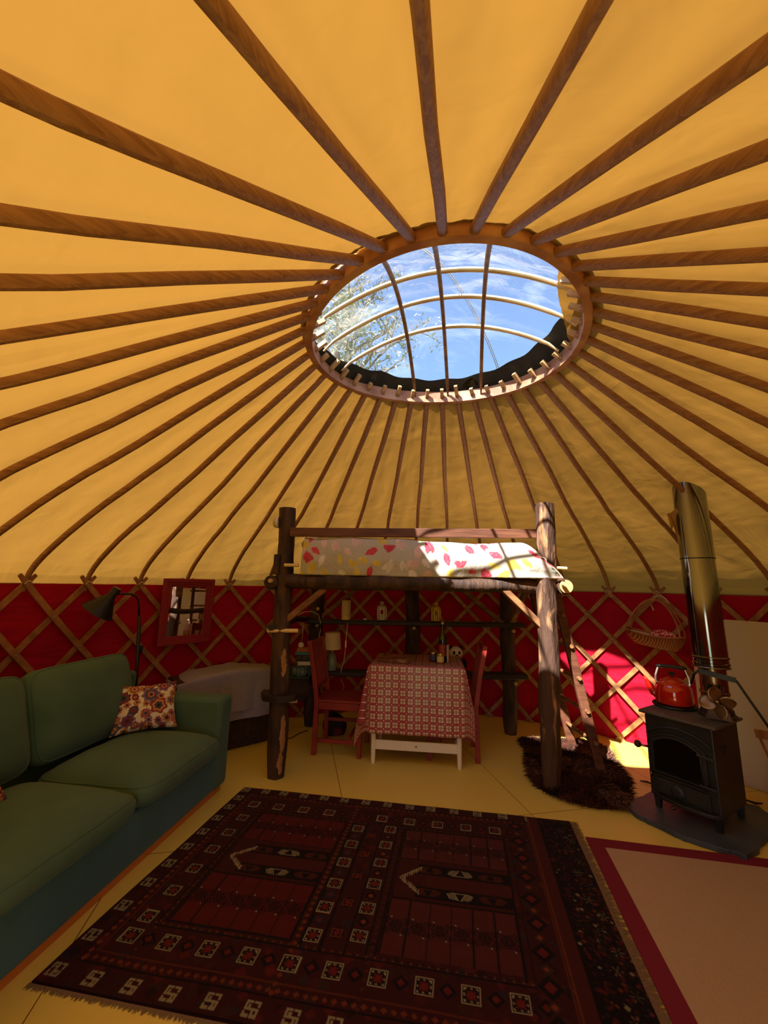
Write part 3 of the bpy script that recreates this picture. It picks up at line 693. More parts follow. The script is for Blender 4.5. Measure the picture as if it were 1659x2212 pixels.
for a, b, wd in (((-.48, 3.46, 1.45), (-.80, 3.46, 1.18), .075), ((1.00, 3.42, 1.47), (1.30, 3.38, 1.17), .10), ((.85, 4.50, 1.47), (1.30, 4.50, 1.10), .08), ((-.25, 4.62, 1.47), (-.68, 4.62, 1.12), .08), ((1.42, 4.05, 1.47), (1.37, 4.44, 1.10), .05)):
    obj('brace', MB().beam(a, b, .05, wd, (0, 1, 0)), M['brace'], lb, bevel=.008)
def peg(a, b, r=.014, m='peg'): obj('peg', MB().tube([a, b], r, 12), M[m], lb, smooth='auto')
peg((-.82, 3.39, 1.635), (-.70, 3.39, 1.635)); peg((1.36, 3.33, 1.65), (1.50, 3.33, 1.645)); peg((-.93, 3.41, 1.105), (-.68, 3.41, 1.108), .016)
for x, y, z in ((-.91, 3.345, 1.505), (1.425, 3.222, 1.515), (.345, 4.53, 1.035), (1.385, 4.42, 1.032), (1.385, 4.42, .512), (-.70, 4.54, 1.045), (-.70, 4.54, 1.22)):
    peg((x, y+.02, z), (x, y-.03, z), .017, 'pegdark')
obj('cut_end', MB().lathe([(.055, 0), (.05, .014), (.001, .014)], (-.925, 3.395, 1.495), 16, (V((1, 0, 0)), Z, V((0, -1, 0)))), M['bark'], lb)
obj('peg_block', MB().box((-.89, 3.42, 1.64), (.05, .05, .17)), M['bark'], lb, bevel=.01)
# shelves pegged to the back posts
def plank(pts, w_, h_, nm='shelf', m='darkwood'):
    g = MB(); up = Z; g.sweep(pts, RR(w_, h_, .008), up, 0, [1+.06*noise.noise((i*.7, w_, 0)) for i in range(len(pts))]); return obj(nm, g, M[m], lb, smooth='auto')
plank([V((-.80+(2.30)*i/16, 4.47-.02*i/16+.012*sin(i), 1.092)) for i in range(17)], .17, .045)
plank([V((-.74+(2.24)*i/16, 4.46-.02*i/16+.012*sin(i*1.3), .582)) for i in range(17)], .17, .05)
plank([V((-.845-.07*sin(PI*i/12), 3.40+1.05*i/12, 1.13+.012*sin(i))) for i in range(13)], .15, .045, 'side_shelf')
g = MB(); P = [(-.69, 3.50, .60), (-.70, 3.41, .602), (-.76, 3.375, .60), (-.84, 3.37, .60), (-.90, 3.40, .602), (-.93, 3.46, .605), (-.93, 3.53, .605)]
g.sweep(P, [(-.03, -.02), (.03, -.026), (.03, .02), (-.03, .02)], Z); obj('curved_bracket', g, M['darkwood'], lb, smooth='auto')
plank([V((-.79+.03*sin(i), 3.56+.95*i/10, .565)) for i in range(11)], .30, .055, 'side_desk')
obj('wedge', MB().box((-.715, 3.52, .545), (.07, .02, .03)), M['pegdark'], lb)
# alarm on post
al = thing('smoke_alarm', (-.925, 3.45, 2.0), 'round white alarm fixed to the side of the left front bed post', 'alarm')
axl = (V((0, 1, 0)), Z, V((-1, 0, 0)))
obj('base', MB().lathe([(.048, 0), (.048, .016), (.001, .016)], (-.905, 3.45, 2.0), 28, axl), M['white'], al, smooth='auto')
obj('cover', MB().lathe([(.044, .018), (.044, .03), (.036, .042), (.001, .044)], (-.905, 3.45, 2.0), 28, axl), M['cream'], al, smooth='auto')

# mattress, pillow, duvet
def sb(name, c, d, m, label, cat, crown=.1, e=8, seed=1, amp=.004, n=(24, 16, 6)):
    o = obj(name, soft(MB(), c, d, (V((1, 0, 0)), V((0, 1, 0)), Z), crown=crown, e=e, seed=seed, amp=amp, nu=n[0], nv=n[1], nw=n[2]), m, base=V(c)-Z*d[2]/2, smooth=True); return tag(o, label, cat)
sb('mattress', (.26, 4.0, 1.675), (2.0, 1.06, .19), M['mattress'], 'white mattress lying on the loft bed slats', 'mattress')
sb('pillow', (-.555, 3.78, 1.83), (.36, .58, .12), M['mattress'], 'white pillow at the left end of the loft bed', 'pillow', crown=.6, e=4)
NU, NV = 330, 120
def leaf_field():
    r = np.random.RandomState(21); W, H = 2.15, 1.5; x, y = np.meshgrid(np.linspace(0, W, NU+1), np.linspace(0, H, NV+1)); C = np.ones((NV+1, NU+1, 3))*Lv((190, 186, 170))
    cols = [(206, 62, 80)]*3+[(228, 196, 190)]*4+[(232, 226, 216)]*2+[(222, 198, 84)]*2; pts = []
    for i in range(6000):
        cx, cy = r.uniform(0, W), r.uniform(0, H)
        if any((cx-a)**2+(cy-b)**2 < .09**2 for a, b in pts): continue
        pts.append((cx, cy)); an = r.uniform(0, PI); Lh = r.uniform(.040, .066); wh = Lh*r.uniform(.42, .6); c = Lv(cols[r.randint(len(cols))])
        for rep in range(1+(r.rand() < .35)):
            a2 = an+rep*.9; dx, dy = x-cx-rep*.02, y-cy; u = (dx*cos(a2)+dy*sin(a2))/Lh; v = (-dx*sin(a2)+dy*cos(a2))/wh
            ins = (np.abs(u) < 1) & (np.abs(v) < (1-u**2)*(1+.25*u)); C[ins] = c*(1 if rep == 0 else .86)
            C[ins & (np.abs(v) < .06)] = c*.8+.1
    return C
def duv(u, v):
    x = -.665+1.93*u; W = 1.5; s_ = v*W
    ztop = 1.845+.02*(1-u)-.02*u+.018*noise.noise((u*5, v*3, 2)); yf = 3.385-.02*u
    yf -= .13*max(0, (u-.80)/.20)**1.1
    if s_ < .30:     # front face from the bottom up
        q = s_/.30; z = 1.558+(ztop-1.558)*q; y = yf-.025*sin(PI*q)-.012*sin(u*31)*(1-q)-.01*noise.noise((u*9, q*3, 0))
        x += .17*max(0, (u-.80)/.20)*(1-q)**1.1 - .0*(1-u)
        x += .02*(1-q)*(-1)*(1-u)
        z -= .03*max(0, (u-.35)*(.7-u))*4*(1-q)
    else:
        q = (s_-.30)/1.2; y = yf+min(q*1.2, 1.12); z = ztop+.02*sin(PI*min(1, q*8)/1)*(q < .125)-.02*q+.022*noise.noise((u*6, q*5, 7))
        if q*1.2 > 1.12: z -= (q*1.2-1.12)
        x += 0
    if u > .93: z -= .10*((u-.93)/.07)**2*(1 if s_ >= .3 else s_/.3)
    return V((x, y, z))
C = leaf_field(); col = np.concatenate([C.reshape(-1, 3), np.ones(((NU+1)*(NV+1), 1))], 1)
dv = obj('duvet', MB().grid(duv, NU, NV), mat('leaf_print_cotton', (1, 1, 1, 1), .9, attr='Col', bump=.6, bs=9, bd=.03), base=(.3, 3.9, 1.76), smooth=True, col=col)
sm_ = dv.modifiers.new('thick', 'SOLIDIFY'); sm_.thickness = .012; sm_.offset = -1
tag(dv, 'pale duvet printed with red, pink and yellow leaves hanging over the loft bed edge', 'duvet')
g = MB().grid(lambda u, v: V((-.60+.30*u, 3.40+.10*v, 1.865+.035*sin(PI*u)*sin(PI*v)+.0*v)), 14, 6)
fo = obj('folded_sheet', g, M['mattress'], base=(-.45, 3.45, 1.86), smooth=True); tag(fo, 'cream sheet edge folded over the left end of the duvet', 'sheet'); fo.modifiers.new('t', 'SOLIDIFY').thickness = .01

# ------------------------------------------------------------------ table, cloth
TE1 = V((.993, -.118, 0)); TE2 = V((.118, .993, 0)); T0 = V((-.095, 3.725, 0)); TW, TD, TH = .80, .60, .795
def TT(a, b, z): return T0+TE1*a+TE2*b+Z*z
tb_ = thing('dining_table', TT(TW/2, TD/2, 0), 'white painted wooden table under the loft bed, mostly hidden by its cloth', 'table')
AT = (TE1, TE2, Z)
obj('tabletop', MB().box(TT(TW/2, TD/2, TH-.012), (TW, TD, .024), AT), M['white'], tb_, bevel=.004)
for a, b in ((.035, .035), (TW-.04, .035), (.035, TD-.035), (TW-.04, TD-.035)):
    g = MB(); g.tube([TT(a, b, 0), TT(a, b, .02), TT(a, b, .35), TT(a, b, TH-.024)], [.016, .019, .022, .024], 14); obj('leg', g, M['white'], tb_, smooth='auto')
for b in (.035, TD-.035):
    obj('apron', MB().box(TT(TW/2, b, TH-.07), (TW-.08, .02, .09), AT), M['white'], tb_)
st = obj('stretcher', MB().box(TT(TW/2, .035, .150), (TW-.1, .02, .075), AT), M['white'], tb_, bevel=.003)
obj('screw', MB().lathe([(.007, 0), (.001, .002)], TT(TW/2, .024, .15), 10, (TE1, Z, -TE2)), M['iron'], st)
obj('stretcher', MB().box(TT(TW/2, TD-.035, .150), (TW-.1, .02, .05), AT), M['white'], tb_)
for a in (.035, TW-.04): obj('apron', MB().box(TT(a, TD/2, TH-.07), (.02, TD-.08, .09), AT), M['white'], tb_)
DR, DS = .55, .50
def cloth(p, q):
    # p along width, q along depth, cloth metres relative to the top's front-left corner
    ex = -p if p < 0 else (p-TW if p > TW else 0); ey = -q if q < 0 else (q-TD if q > TD else 0)
    sx = -1 if p < 0 else 1; sy = -1 if q < 0 else 1
    cx = min(max(p, 0), TW); cy = min(max(q, 0), TD); zt = TH+.006
    if ex == 0 and ey == 0: return TT(cx, cy, zt)
    if ex == 0:
        return TT(cx+.0, cy+sy*(.008+.03*ey+.006*sin(p*22)*ey*2), zt-ey*.998)
    if ey == 0:
        fl = .016+(.05 if p < 0 else .16)*ex+.012*sin(q*26)*min(1, ex*4)
        return TT(cx+sx*fl, cy, zt-ex*.985)
    rho = math.hypot(ex, ey); ph = math.atan2(ey, ex)   # 0 = side, pi/2 = front
    f = ph/(PI/2); m = sin(PI*f)
    nx = (.02+.16*rho)*(1-f)+.10*rho*m*1.1; ny = (.008+.03*rho)*f-.16*rho*m*(1 if sx < 0 else 1.0)
    return TT(cx+sx*nx, cy+sy*ny, max(.03, zt-rho*(.985-.015*m)))
NP, NQ = 90, 84; uv = []; g = MB()
p0, p1, q0, q1 = -DS, TW+DS*.62, -DR, TD+DR
def snap(t, a, b, n0, lims):
    return a+(b-a)*t
us = sorted(set([round(p0+(p1-p0)*i/NP, 4) for i in range(NP+1)]+[0.0, TW])); vs_ = sorted(set([round(q0+(q1-q0)*i/NQ, 4) for i in range(NQ+1)]+[0.0, TD]))
for q in vs_:
    for p in us: g.v.append(tuple(cloth(p, q))); uv.append((p, q))
k = len(us)
for j in range(len(vs_)-1):
    for i in range(k-1): g.f.append((j*k+i, j*k+i+1, (j+1)*k+i+1, (j+1)*k+i)); g.m.append(0)
tc_ = obj('tablecloth', g, M['gingham'], base=TT(TW/2, TD/2, TH), smooth=True, uvs=uv); tag(tc_, 'red and white checked oilcloth draped over the white table', 'tablecloth')
tc_.modifiers.new('t', 'SOLIDIFY').thickness = .003

# ------------------------------------------------------------------ chairs
def chair(loc, rz, label):
    t = thing('dining_chair', loc, label, 'chair', None, rz, True); Wd, Dp = .40, .43; m = M['redchair']
    for sy in (-1, 1):
        y = sy*(Wd/2-.018)
        P = [(-Dp/2, y, 0), (-Dp/2+.005, y, .22), (-Dp/2+.008, y, .45), (-Dp/2-.03, y, .70), (-Dp/2-.085, y, .965)]
        obj('leg', MB().sweep(P, RECT(.034, .042), V((1, 0, 0))), m, t, bevel=.004, label='back leg rising into the backrest post')
        obj('leg', MB().beam((Dp/2-.02, y, 0), (Dp/2-.02, y, .43), .034, .038), m, t, bevel=.003)
        obj('seat_rail', MB().box((0, y, .41), (Dp-.06, .02, .06)), m, t, bevel=.003)
        obj('stretcher', MB().box((0, y, .12 if sy < 0 else .19), (Dp-.05, .018, .032)), m, t, bevel=.003)
    for x in (-Dp/2+.01, Dp/2-.02): obj('seat_rail', MB().box((x, 0, .41), (.02, Wd-.05, .06)), m, t, bevel=.003)
    obj('seat', MB().box((.0, 0, .452), (Dp+.01, Wd+.0, .02)), m, t, bevel=.006)
    obj('stretcher', MB().box((.1, 0, .15), (.02, Wd-.05, .03)), m, t, bevel=.003)
    for z, h, dx in ((.925, .07, -.075), (.56, .04, -.008)): obj('back_rail', MB().beam((-Dp/2+dx, -Wd/2+.02, z), (-Dp/2+dx, Wd/2-.02, z), .02, h), m, t, bevel=.003)
    for y in (-.10, -.035, .035, .10): obj('back_slat', MB().beam((-Dp/2-.008, y, .56), (-Dp/2-.072, y, .91), .012, .035, (1, 0, 0)), m, t, bevel=.002)
    return t
h = V((.989, -.15, 0)); lf = V((.15, .989, 0))
c = V((-.585, 3.90, 0))+h*.215+lf*.185; chair((c.x, c.y, 0), math.atan2(h.y, h.x), 'red painted wooden chair on the left side of the table, seat clear of the cloth')
h = V((-.985, .118, 0)); lf = V((-.118, -.985, 0))
c = V((.842, 3.785, 0))+h*.215-lf*.185; chair((c.x, c.y, 0), math.atan2(h.y, h.x), 'red painted wooden chair on the right side of the table, seen edge-on')

# ------------------------------------------------------------------ things on the table
zt = TH+.011
mg = thing('magazine_stack', TT(.22, .2, zt), 'pair of magazines lying on the left of the checked tablecloth', 'magazines')
mgx = V((.93, -.36, 0)); mgy = V((.36, .93, 0)); cm = V((.135, 3.905, 0))
obj('magazine', MB().box(cm+Z*(zt+.006), (.30, .21, .012), (mgx, mgy, Z)), M['magcover'], mg)
obj('magazine', MB().box(cm+V((-.012, .01, zt+.018)), (.29, .20, .010), (V((.95, -.31, 0)), V((.31, .95, 0)), Z)), M['magcover'], mg)
bt = thing('wine_bottle', (.565, 3.90, zt), 'green glass wine bottle with a pink label on the table', 'bottle')
obj('glass', MB().lathe([(.001, 0), (.036, 0), (.038, .004), (.038, .19), (.034, .215), (.018, .255), (.0135, .27), (.0135, .315), (.016, .318), (.016, .33), (.001, .33)], (.565, 3.90, zt), 32), M['bottle'], bt, smooth='auto')
obj('label', MB().grid(lambda u, v: V((.565+.0388*cos(-2.9+2.4*u), 3.90+.0388*sin(-2.9+2.4*u), zt+.05+.10*v)), 16, 4), M['pinkLabel'], bt, smooth=True, label='pink paper label')
obj('cork', MB().lathe([(.012, 0), (.012, .02), (.001, .022)], (.565, 3.90, zt+.33), 16), M['peg'], bt, smooth='auto')
def jar(x, y, label, ml, mc_):
    t = thing('jar', (x, y, zt), label, 'jar')
    obj('glass', MB().lathe([(.001, 0), (.030, 0), (.033, .004), (.033, .062), (.028, .07), (.001, .07)], (x, y, zt), 28), mc_, t, smooth='auto')
    obj('lid', MB().lathe([(.030, .068), (.030, .082), (.001, .083)], (x, y, zt), 28), M['gold'], t, smooth='auto')
    obj('label', MB().grid(lambda u, v: V((x+.0338*cos(-2.8+2.4*u), y+.0338*sin(-2.8+2.4*u), zt+.012+.044*v)), 14, 3), ml, t, smooth=True)
jar(.478, 3.905, 'small dark jar with a blue label on the table', M['blueLabel'], M['jar'])
jar(.532, 3.83, 'small jar with a cream label in front of the wine bottle', M['creamLabel'], M['jar2'])
o = obj('greeting_card', MB().beam((.592, 3.82, zt+.075), (.622, 3.90, zt+.075), .003, .15), M['paper'], base=(.605, 3.86, zt)); tag(o, 'white card standing upright on the table beside the bottle', 'card')

# ------------------------------------------------------------------ panda toy
pd = thing('plush_panda', (.775, 4.44, .61), 'black and white plush panda sitting on the lower back shelf', 'soft toy')
def ball(c, r, sc=(1, 1, 1), n=16): return MB().lathe([(max(.0001, r*sin(PI*i/n)), -r*cos(PI*i/n)*sc[2]) for i in range(n+1)], c, 24, None, 0, sc[0], sc[1])
obj('body', ball((.78, 4.45, .68), .085, (1, .8, .95)), M['plushblack'], pd, smooth=True)
hd = obj('head', ball((.775, 4.41, .805), .068, (1.05, .92, .95)), M['plush'], pd, smooth=True)
for s_ in (-1, 1):
    obj('ear', ball((.775+s_*.052, 4.42, .852), .024), M['plushblack'], hd, smooth=True)
    obj('eye_patch', ball((.775+s_*.027, 4.354, .812), .017, (.8, .5, 1.1)), M['plushblack'], hd, smooth=True)
    obj('arm', ball((.775+s_*.085, 4.42, .69), .035, (.9, .9, 1.6)), M['plushblack'], pd, smooth=True)
obj('nose', ball((.775, 4.343, .785), .011), M['plushblack'], hd, smooth=True)

# ------------------------------------------------------------------ shelf things
zs_ = 1.117
t = thing('cylinder_lamp', (-.385, 4.44, zs_), 'plain cream cylinder lamp on the upper shelf', 'lamp')
obj('shade', MB().lathe([(.048, .04), (.048, .20), (.044, .20), (.044, .04)], (-.385, 4.44, zs_), 32), M['cream'], t, smooth='auto')
obj('base', MB().lathe([(.046, 0), (.046, .038), (.001, .038)], (-.385, 4.44, zs_), 32), M['gold'] if 0 else M['peg'], t, smooth='auto')
cb = obj('cable', MB().tube([(-.36, 4.37, 1.09), (-.365, 4.36, 1.0), (-.372, 4.36, .90), (-.375, 4.36, .80), (-.385, 4.36, .70), (-.41, 4.36, .62), (-.40, 4.35, .52), (-.375, 4.36, .47), (-.40, 4.37, .36)], .0032, 6), M['wire'], t, smooth=True)
obj('cable_switch', MB().box((-.37, 4.355, .88), (.016, .014, .07)), M['wire'], cb, bevel=.004)
def lantern(x, y, z, m, label):
    t = thing('candle_lantern', (x, y, z), label, 'lantern'); r = .044; n = 6
    obj('base', MB().lathe([(.001, 0), (.052, 0), (.054, .01), (.046, .018), (.001, .018)], (x, y, z), 6), m, t, bevel=.002)
    for i in range(n): obj('corner_bar', MB().beam((x+r*cos(2*PI*i/n), y+r*sin(2*PI*i/n), z+.016), (x+r*cos(2*PI*i/n), y+r*sin(2*PI*i/n), z+.115), .014, .010), m, t)
    obj('body_rail', MB().lathe([(.047, .02), (.047, .028), (.041, .028), (.041, .02)], (x, y, z), 6), m, t); obj('body_rail', MB().lathe([(.047, .104), (.047, .112), (.041, .112), (.041, .104)], (x, y, z), 6), m, t)
    obj('roof', MB().lathe([(.052, .112), (.052, .122), (.046, .14), (.03, .152), (.016, .157), (.014, .165), (.001, .165)], (x, y, z), 24), m, t, smooth='auto')
    obj('cap', MB().lathe([(.012, .162), (.024, .172), (.024, .186), (.012, .193), (.001, .194)], (x, y, z), 20), m, t, smooth='auto')
    obj('candle', MB().lathe([(.018, .018), (.018, .06), (.001, .062)], (x, y, z), 16), M['mattress'], t, smooth='auto')
lantern(-.003, 4.44, zs_+.004, M['whitetin'], 'white metal candle lantern on the upper shelf')
lantern(.575, 4.44, zs_+.004, M['yellowtin'], 'yellow metal candle lantern on the upper shelf')
t = thing('tealight', (-.18, 4.44, zs_+.002), 'tiny white tealight on the upper shelf', 'candle')
obj('cup', MB().lathe([(.001, 0), (.019, 0), (.020, .014), (.001, .014)], (-.18, 4.44, zs_+.002), 18), M['white'], t, smooth='auto')
obj('wick', MB().tube([(-.18, 4.44, zs_+.014), (-.18, 4.44, zs_+.024)], .0012, 5), M['black'], t)
t = thing('table_lamp', (-.515, 4.42, .61), 'pale table lamp with a tapered shade on the lower shelf', 'lamp')
obj('base', MB().lathe([(.001, 0), (.045, 0), (.05, .01), (.052, .06), (.05, .12), (.036, .155), (.018, .175), (.014, .21), (.012, .24), (.001, .24)], (-.515, 4.42, .61), 32), M['pastel'], t, smooth='auto')
obj('shade', MB().lathe([(.092, .21), (.078, .375), (.075, .375), (.089, .21)], (-.515, 4.42, .61), 36), M['cream'], t, smooth='auto')
zd = .594
t = thing('plastic_crate', (-.79, 4.16, zd), 'dark green plastic crate on the side desk by the left bed post', 'crate')
ca, cb_, cz = V((-.79, 4.16, 0)), V((.21, .16, .11)), zd
for sx in (-1, 1):
    for (nm, cc, dd) in (('side', (sx*.102, 0, .055), (.006, .16, .11)), ('side', (0, sx*.077, .055), (.21, .006, .11))):
        g = MB(); x, y, z = cc
        if dd[0] < .01: rail = [(x, y, z+.048, .006, .16, .014), (x, y, z-.048, .006, .16, .014)]+[(x, y+q, z, .006, .008, .1) for q in (-.075, -.045, -.015, .015, .045, .075)]
        else: rail = [(x, y, z+.048, .21, .006, .014), (x, y, z-.048, .21, .006, .014)]+[(x+q, y, z, .008, .006, .1) for q in (-.1, -.06, -.02, .02, .06, .1)]
        for a, b, c_, d1, d2, d3 in rail: g.box((ca.x+a, ca.y+b, cz+c_), (d1, d2, d3))
        obj(nm, g, M['crate'], t)
obj('floor_panel', MB().box((ca.x, ca.y, cz+.004), (.2, .15, .006)), M['crate'], t)
o = obj('folded_cloth', soft(MB(), (ca.x, ca.y, cz+.05), (.16, .12, .07), (V((1, 0, 0)), V((0, 1, 0)), Z), crown=.5, e=3), M['pastel'], base=(ca.x, ca.y, cz+.012), smooth=True); tag(o, 'grey-green cloth bundle inside the plastic crate', 'cloth')
bx = [((-.745, 4.17), (.13, .11, .035), 'paper', 'pale flat box lowest in the pile on the crate'), ((-.755, 4.17), (.14, .11, .06), 'darkbox', 'dark box with yellow lettering in the pile on the crate'), ((-.765, 4.17), (.155, .11, .025), 'bluebox', 'light blue box above the dark one on the crate'), ((-.76, 4.17), (.13, .10, .035), 'card', 'orange card box topping the pile on the crate')]
z = cz+.113
for (x, y), d, m, lab in bx:
    o = obj('small_box', MB().box((x, y, z+d[2]/2), d), M[m], base=(x, y, z), bevel=.003); tag(o, lab, 'box'); z += d[2]+.001
for i, (x, m, lab) in enumerate(((-.655, 'darkbox', 'black upright book left of the table lamp'), (-.620, 'paper', 'white upright book left of the table lamp'), (-.69, 'darkbox', 'leftmost black book standing by the back bed post'))):
    o = obj('book', MB().box((x, 4.34, .611+.11), (.026 if i else .04, .15, .22)), M[m], base=(x, 4.34, .611), bevel=.003); tag(o, lab, 'book')
# hanging plug and loop of cable
t = thing('power_plug', (-.80, 4.20, .84), 'white plug hanging on its cable below the left side shelf', 'plug')
obj('plug_body', MB().lathe([(.001, -.016), (.026, -.016), (.028, 0), (.026, .016), (.001, .016)], (-.80, 4.20, .885), 20, (V((1, 0, 0)), Z, V((0, 1, 0)))), M['wire'], t, smooth='auto')
obj('cable', MB().tube([(-.795, 4.2, .91), (-.793, 4.2, 1.0), (-.79, 4.21, 1.10)], .0035, 6), M['wire'], t, smooth=True)
o = obj('white_cable', MB().tube([V(p) for p in [(-.80, 3.95, 1.19), (-.76, 4.05, 1.215), (-.70, 4.15, 1.215), (-.64, 4.2, 1.18), (-.62, 4.22, 1.10), (-.62, 4.22, 1.02), (-.635, 4.22, .95), (-.64, 4.24, .88), (-.64, 4.26, .82)]], .0035, 6), M['wire'], base=(-.7, 4.1, 1.1), smooth=True); tag(o, 'white cable looping down behind the left chair', 'cable')
o = obj('black_cable', MB().tube([V(p) for p in [(-1.0, 4.30, .006), (-.93, 4.22, .006), (-.86, 4.28, .006), (-.80, 4.42, .006), (-.74, 4.48, .006)]], .004, 6), M['black'], base=(-.9, 4.3, 0), smooth=True); tag(o, 'thin black cable lying on the floor behind the left bed post', 'cable')
o = obj('dark_bag', soft(MB(), (-.46, 4.42, .085), (.24, .2, .17), (V((1, 0, 0)), V((0, 1, 0)), Z), crown=.6, e=2.6, seed=5, amp=.02), M['darkbag'], base=(-.46, 4.42, 0), smooth=True); tag(o, 'small dark bag on the floor behind the left chair', 'bag')

# ------------------------------------------------------------------ ladder
ld = thing('ladder', (1.79, 3.82, 0), 'dark wooden ladder leaning against the right end of the loft bed', 'ladder')
la, lt_ = [V((1.775, 3.55, .03)), V((1.805, 4.10, 0))], [V((1.50, 3.56, 1.43)), V((1.50, 4.10, 1.43))]
for i in range(2): obj('rail', MB().beam(la[i], lt_[i], .075, .045, (0, 1, 0)), M['barkpale'] if 0 else M['rail'], ld, bevel=.01)
for q in (.17, .34, .52, .70, .88):
    a, b = la[0].lerp(lt_[0], q), la[1].lerp(lt_[1], q); obj('rung', MB().tube([a-V((0, .05, 0)), b+V((0, .04, 0))], .016, 12), M['peg'] if 0 else M['brace'], ld, smooth='auto')

# ------------------------------------------------------------------ sheepskin
out = [(1.36, 4.28), (1.50, 4.40), (1.62, 4.30), (1.90, 4.38), (2.12, 4.20), (2.06, 3.84), (1.93, 3.42), (1.74, 3.09), (1.62, 3.05), (1.42, 3.10), (1.27, 3.22), (1.18, 3.42), (1.24, 3.70), (1.32, 3.95)]
sc0 = V((1.62, 3.70, 0))
def outr(t):
    n = len(out); t = (t % 1)*n; i = int(t); q = t-i; P = [V((*out[(i+j) % n], 0)) for j in (-1, 0, 1, 2)]
    return .5*((2*P[1])+(P[2]-P[0])*q+(2*P[0]-5*P[1]+4*P[2]-P[3])*q*q+(3*P[1]-P[0]-3*P[2]+P[3])*q**3)
sk_ = thing('sheepskin_rug', (sc0.x, sc0.y, 0), 'dark brown shaggy sheepskin on the floor at the ladder foot', 'sheepskin')
def skin(u, v):
    p = sc0.lerp(outr(u), v*.97); p.z = .006+.03*(1-v**4)+.012*noise.noise((p.x*7, p.y*7, 0)); return p
obj('hide', MB().grid(skin, 60, 14, cu=True), M['fur'], sk_, smooth=True)
g = MB(); r_ = random.Random(3)
for i in range(15000):
    u = r_.random(); v = math.sqrt(r_.random()); p = skin(u, min(v, .99)); o_ = (outr(u)-sc0).normalized()
    fl = V((noise.noise((p.x*4, p.y*4, 5)), noise.noise((p.x*4, p.y*4, 9)), 0))*1.6
    d = (o_*(.25+.9*v**3)+fl+V((r_.gauss(0, .35), r_.gauss(0, .35), .75-.45*v**4))).normalized(); Lh = r_.uniform(.04, .075)
    side = d.cross(V((r_.uniform(-1, 1), r_.uniform(-1, 1), r_.uniform(-1, 1)))).normalized()*.0035
    m_ = p+d*Lh*.55+V((0, 0, .002)); e_ = p+d*Lh+o_*.01-V((0, 0, .012)); e_.z = max(e_.z, .004)
    mi = 1 if noise.noise((p.x*3.2+4, p.y*3.2, 2)) > .12 and r_.random() < .7 else 0
    g.add([p-side, p+side, m_+side*.8, m_-side*.8, e_], [(0, 1, 2, 3), (3, 2, 4)], mi)
obj('fleece', g, [M['fur'], M['furtip']], sk_, kind='stuff')

# ------------------------------------------------------------------ slate hearth
ho = [(1.701, 3.066), (1.80, 3.16), (2.02, 3.30), (2.30, 3.34), (2.62, 3.10), (2.60, 2.92), (2.45, 2.80), (2.30, 2.71), (2.12, 2.59), (2.05, 2.560), (2.03, 2.60), (1.96, 2.64), (1.90, 2.69), (1.84, 2.735), (1.79, 2.82), (1.735, 2.91), (1.70, 2.99)]
hp = []
for i in range(len(ho)):
    a, b = V((*ho[i], 0)), V((*ho[(i+1) % len(ho)], 0))
    for q in range(5):
        p = a.lerp(b, q/5); hp.append((p.x+.014*noise.noise((p.x*30, p.y*30, 0)), p.y+.014*noise.noise((p.x*30, p.y*30, 5))))
o = obj('slate_hearth', MB().prism(hp, 0.001, .032), M['slate'], base=(2.1, 2.95, 0), bevel=.004); tag(o, 'rough-edged grey slate slab on the floor under the stove', 'hearth slab')

# ------------------------------------------------------------------ stove
P0 = V((1.872, 3.075, .032)); XA = V((.529, -.849, 0)); XB = V((.849, .529, 0)); AX = (XA, XB, Z); SW, SDp, SH = .40, .39, .615
def Q(a, b, z): return P0+XA*a+XB*b+Z*z
stv = thing('wood_stove', Q(SW/2, SDp/2, 0), 'black cast-iron wood-burning stove with arched glass door', 'stove')
obj('body', MB().box(Q(SW/2, SDp/2, .339), (SW, SDp, .518), AX), M['iron'], stv, bevel=.008)
g = MB(); tp = [(-.025, -.03), (SW+.025, -.03), (SW+.03, .05), (SW+.03, SDp+.02), (SW/2, SDp+.03), (-.03, SDp+.02), (-.03, .05)]
g.prism(tp, .5985, .617, lambda x, y, z: Q(x, y, z)); obj('top_plate', g, M['irontop'], stv, bevel=.006)
for a in (.03, SW-.03):
    for b in (.03, SDp-.03): obj('leg', MB().sweep([Q(a, b, 0), Q(a, b, .085)], RECT(.04, .045), XB, 0, [(.75, .75), (1, 1)]), M['iron'], stv, bevel=.004)
def plate(pts, y0, y1, m, parent, nm, bev=.003, label=None):
    g = MB().prism(pts, y0, y1, lambda x, z, y: Q(x, y, z)); return obj(nm, g, m, parent, bevel=bev, label=label)
arch = lambda x0, x1, z0, zs, za, n=14, sk=0: [(x0, z0), (x1, z0)]+[(x1+(x0-x1)*i/n, zs+(za-zs)*sin(PI*i/n)**.75) for i in range(n+1)]
dr = plate(arch(.03, .355, .235, .44, .50), -.022, -.001, M['iron'], stv, 'door')
plate(arch(.055, .325, .262, .425, .478), -.026, -.0225, M['stoveglass'], dr, 'glass')
def archtube(x0, x1, z0, zs, za, y, r, nm):
    P = [Q(x0, y, z0), Q(x0, y, zs)]+[Q(x0+(x1-x0)*i/14, y, zs+(za-zs)*sin(PI*i/14)**.75) for i in range(1, 14)]+[Q(x1, y, zs), Q(x1, y, z0)]
    obj(nm, MB().tube(P, r, 8, closed=True), M['iron'], dr, smooth=True)
archtube(.052, .328, .258, .428, .482, -.026, .005, 'glass_frame'); archtube(.033, .352, .238, .442, .502, -.024, .004, 'door_moulding')
P = [Q(.01+.38*i/16, -.008, .47+.075*sin(PI*i/16)**.7) for i in range(17)]; obj('hood_moulding', MB().tube(P, .007, 8), M['iron'], stv, smooth=True)
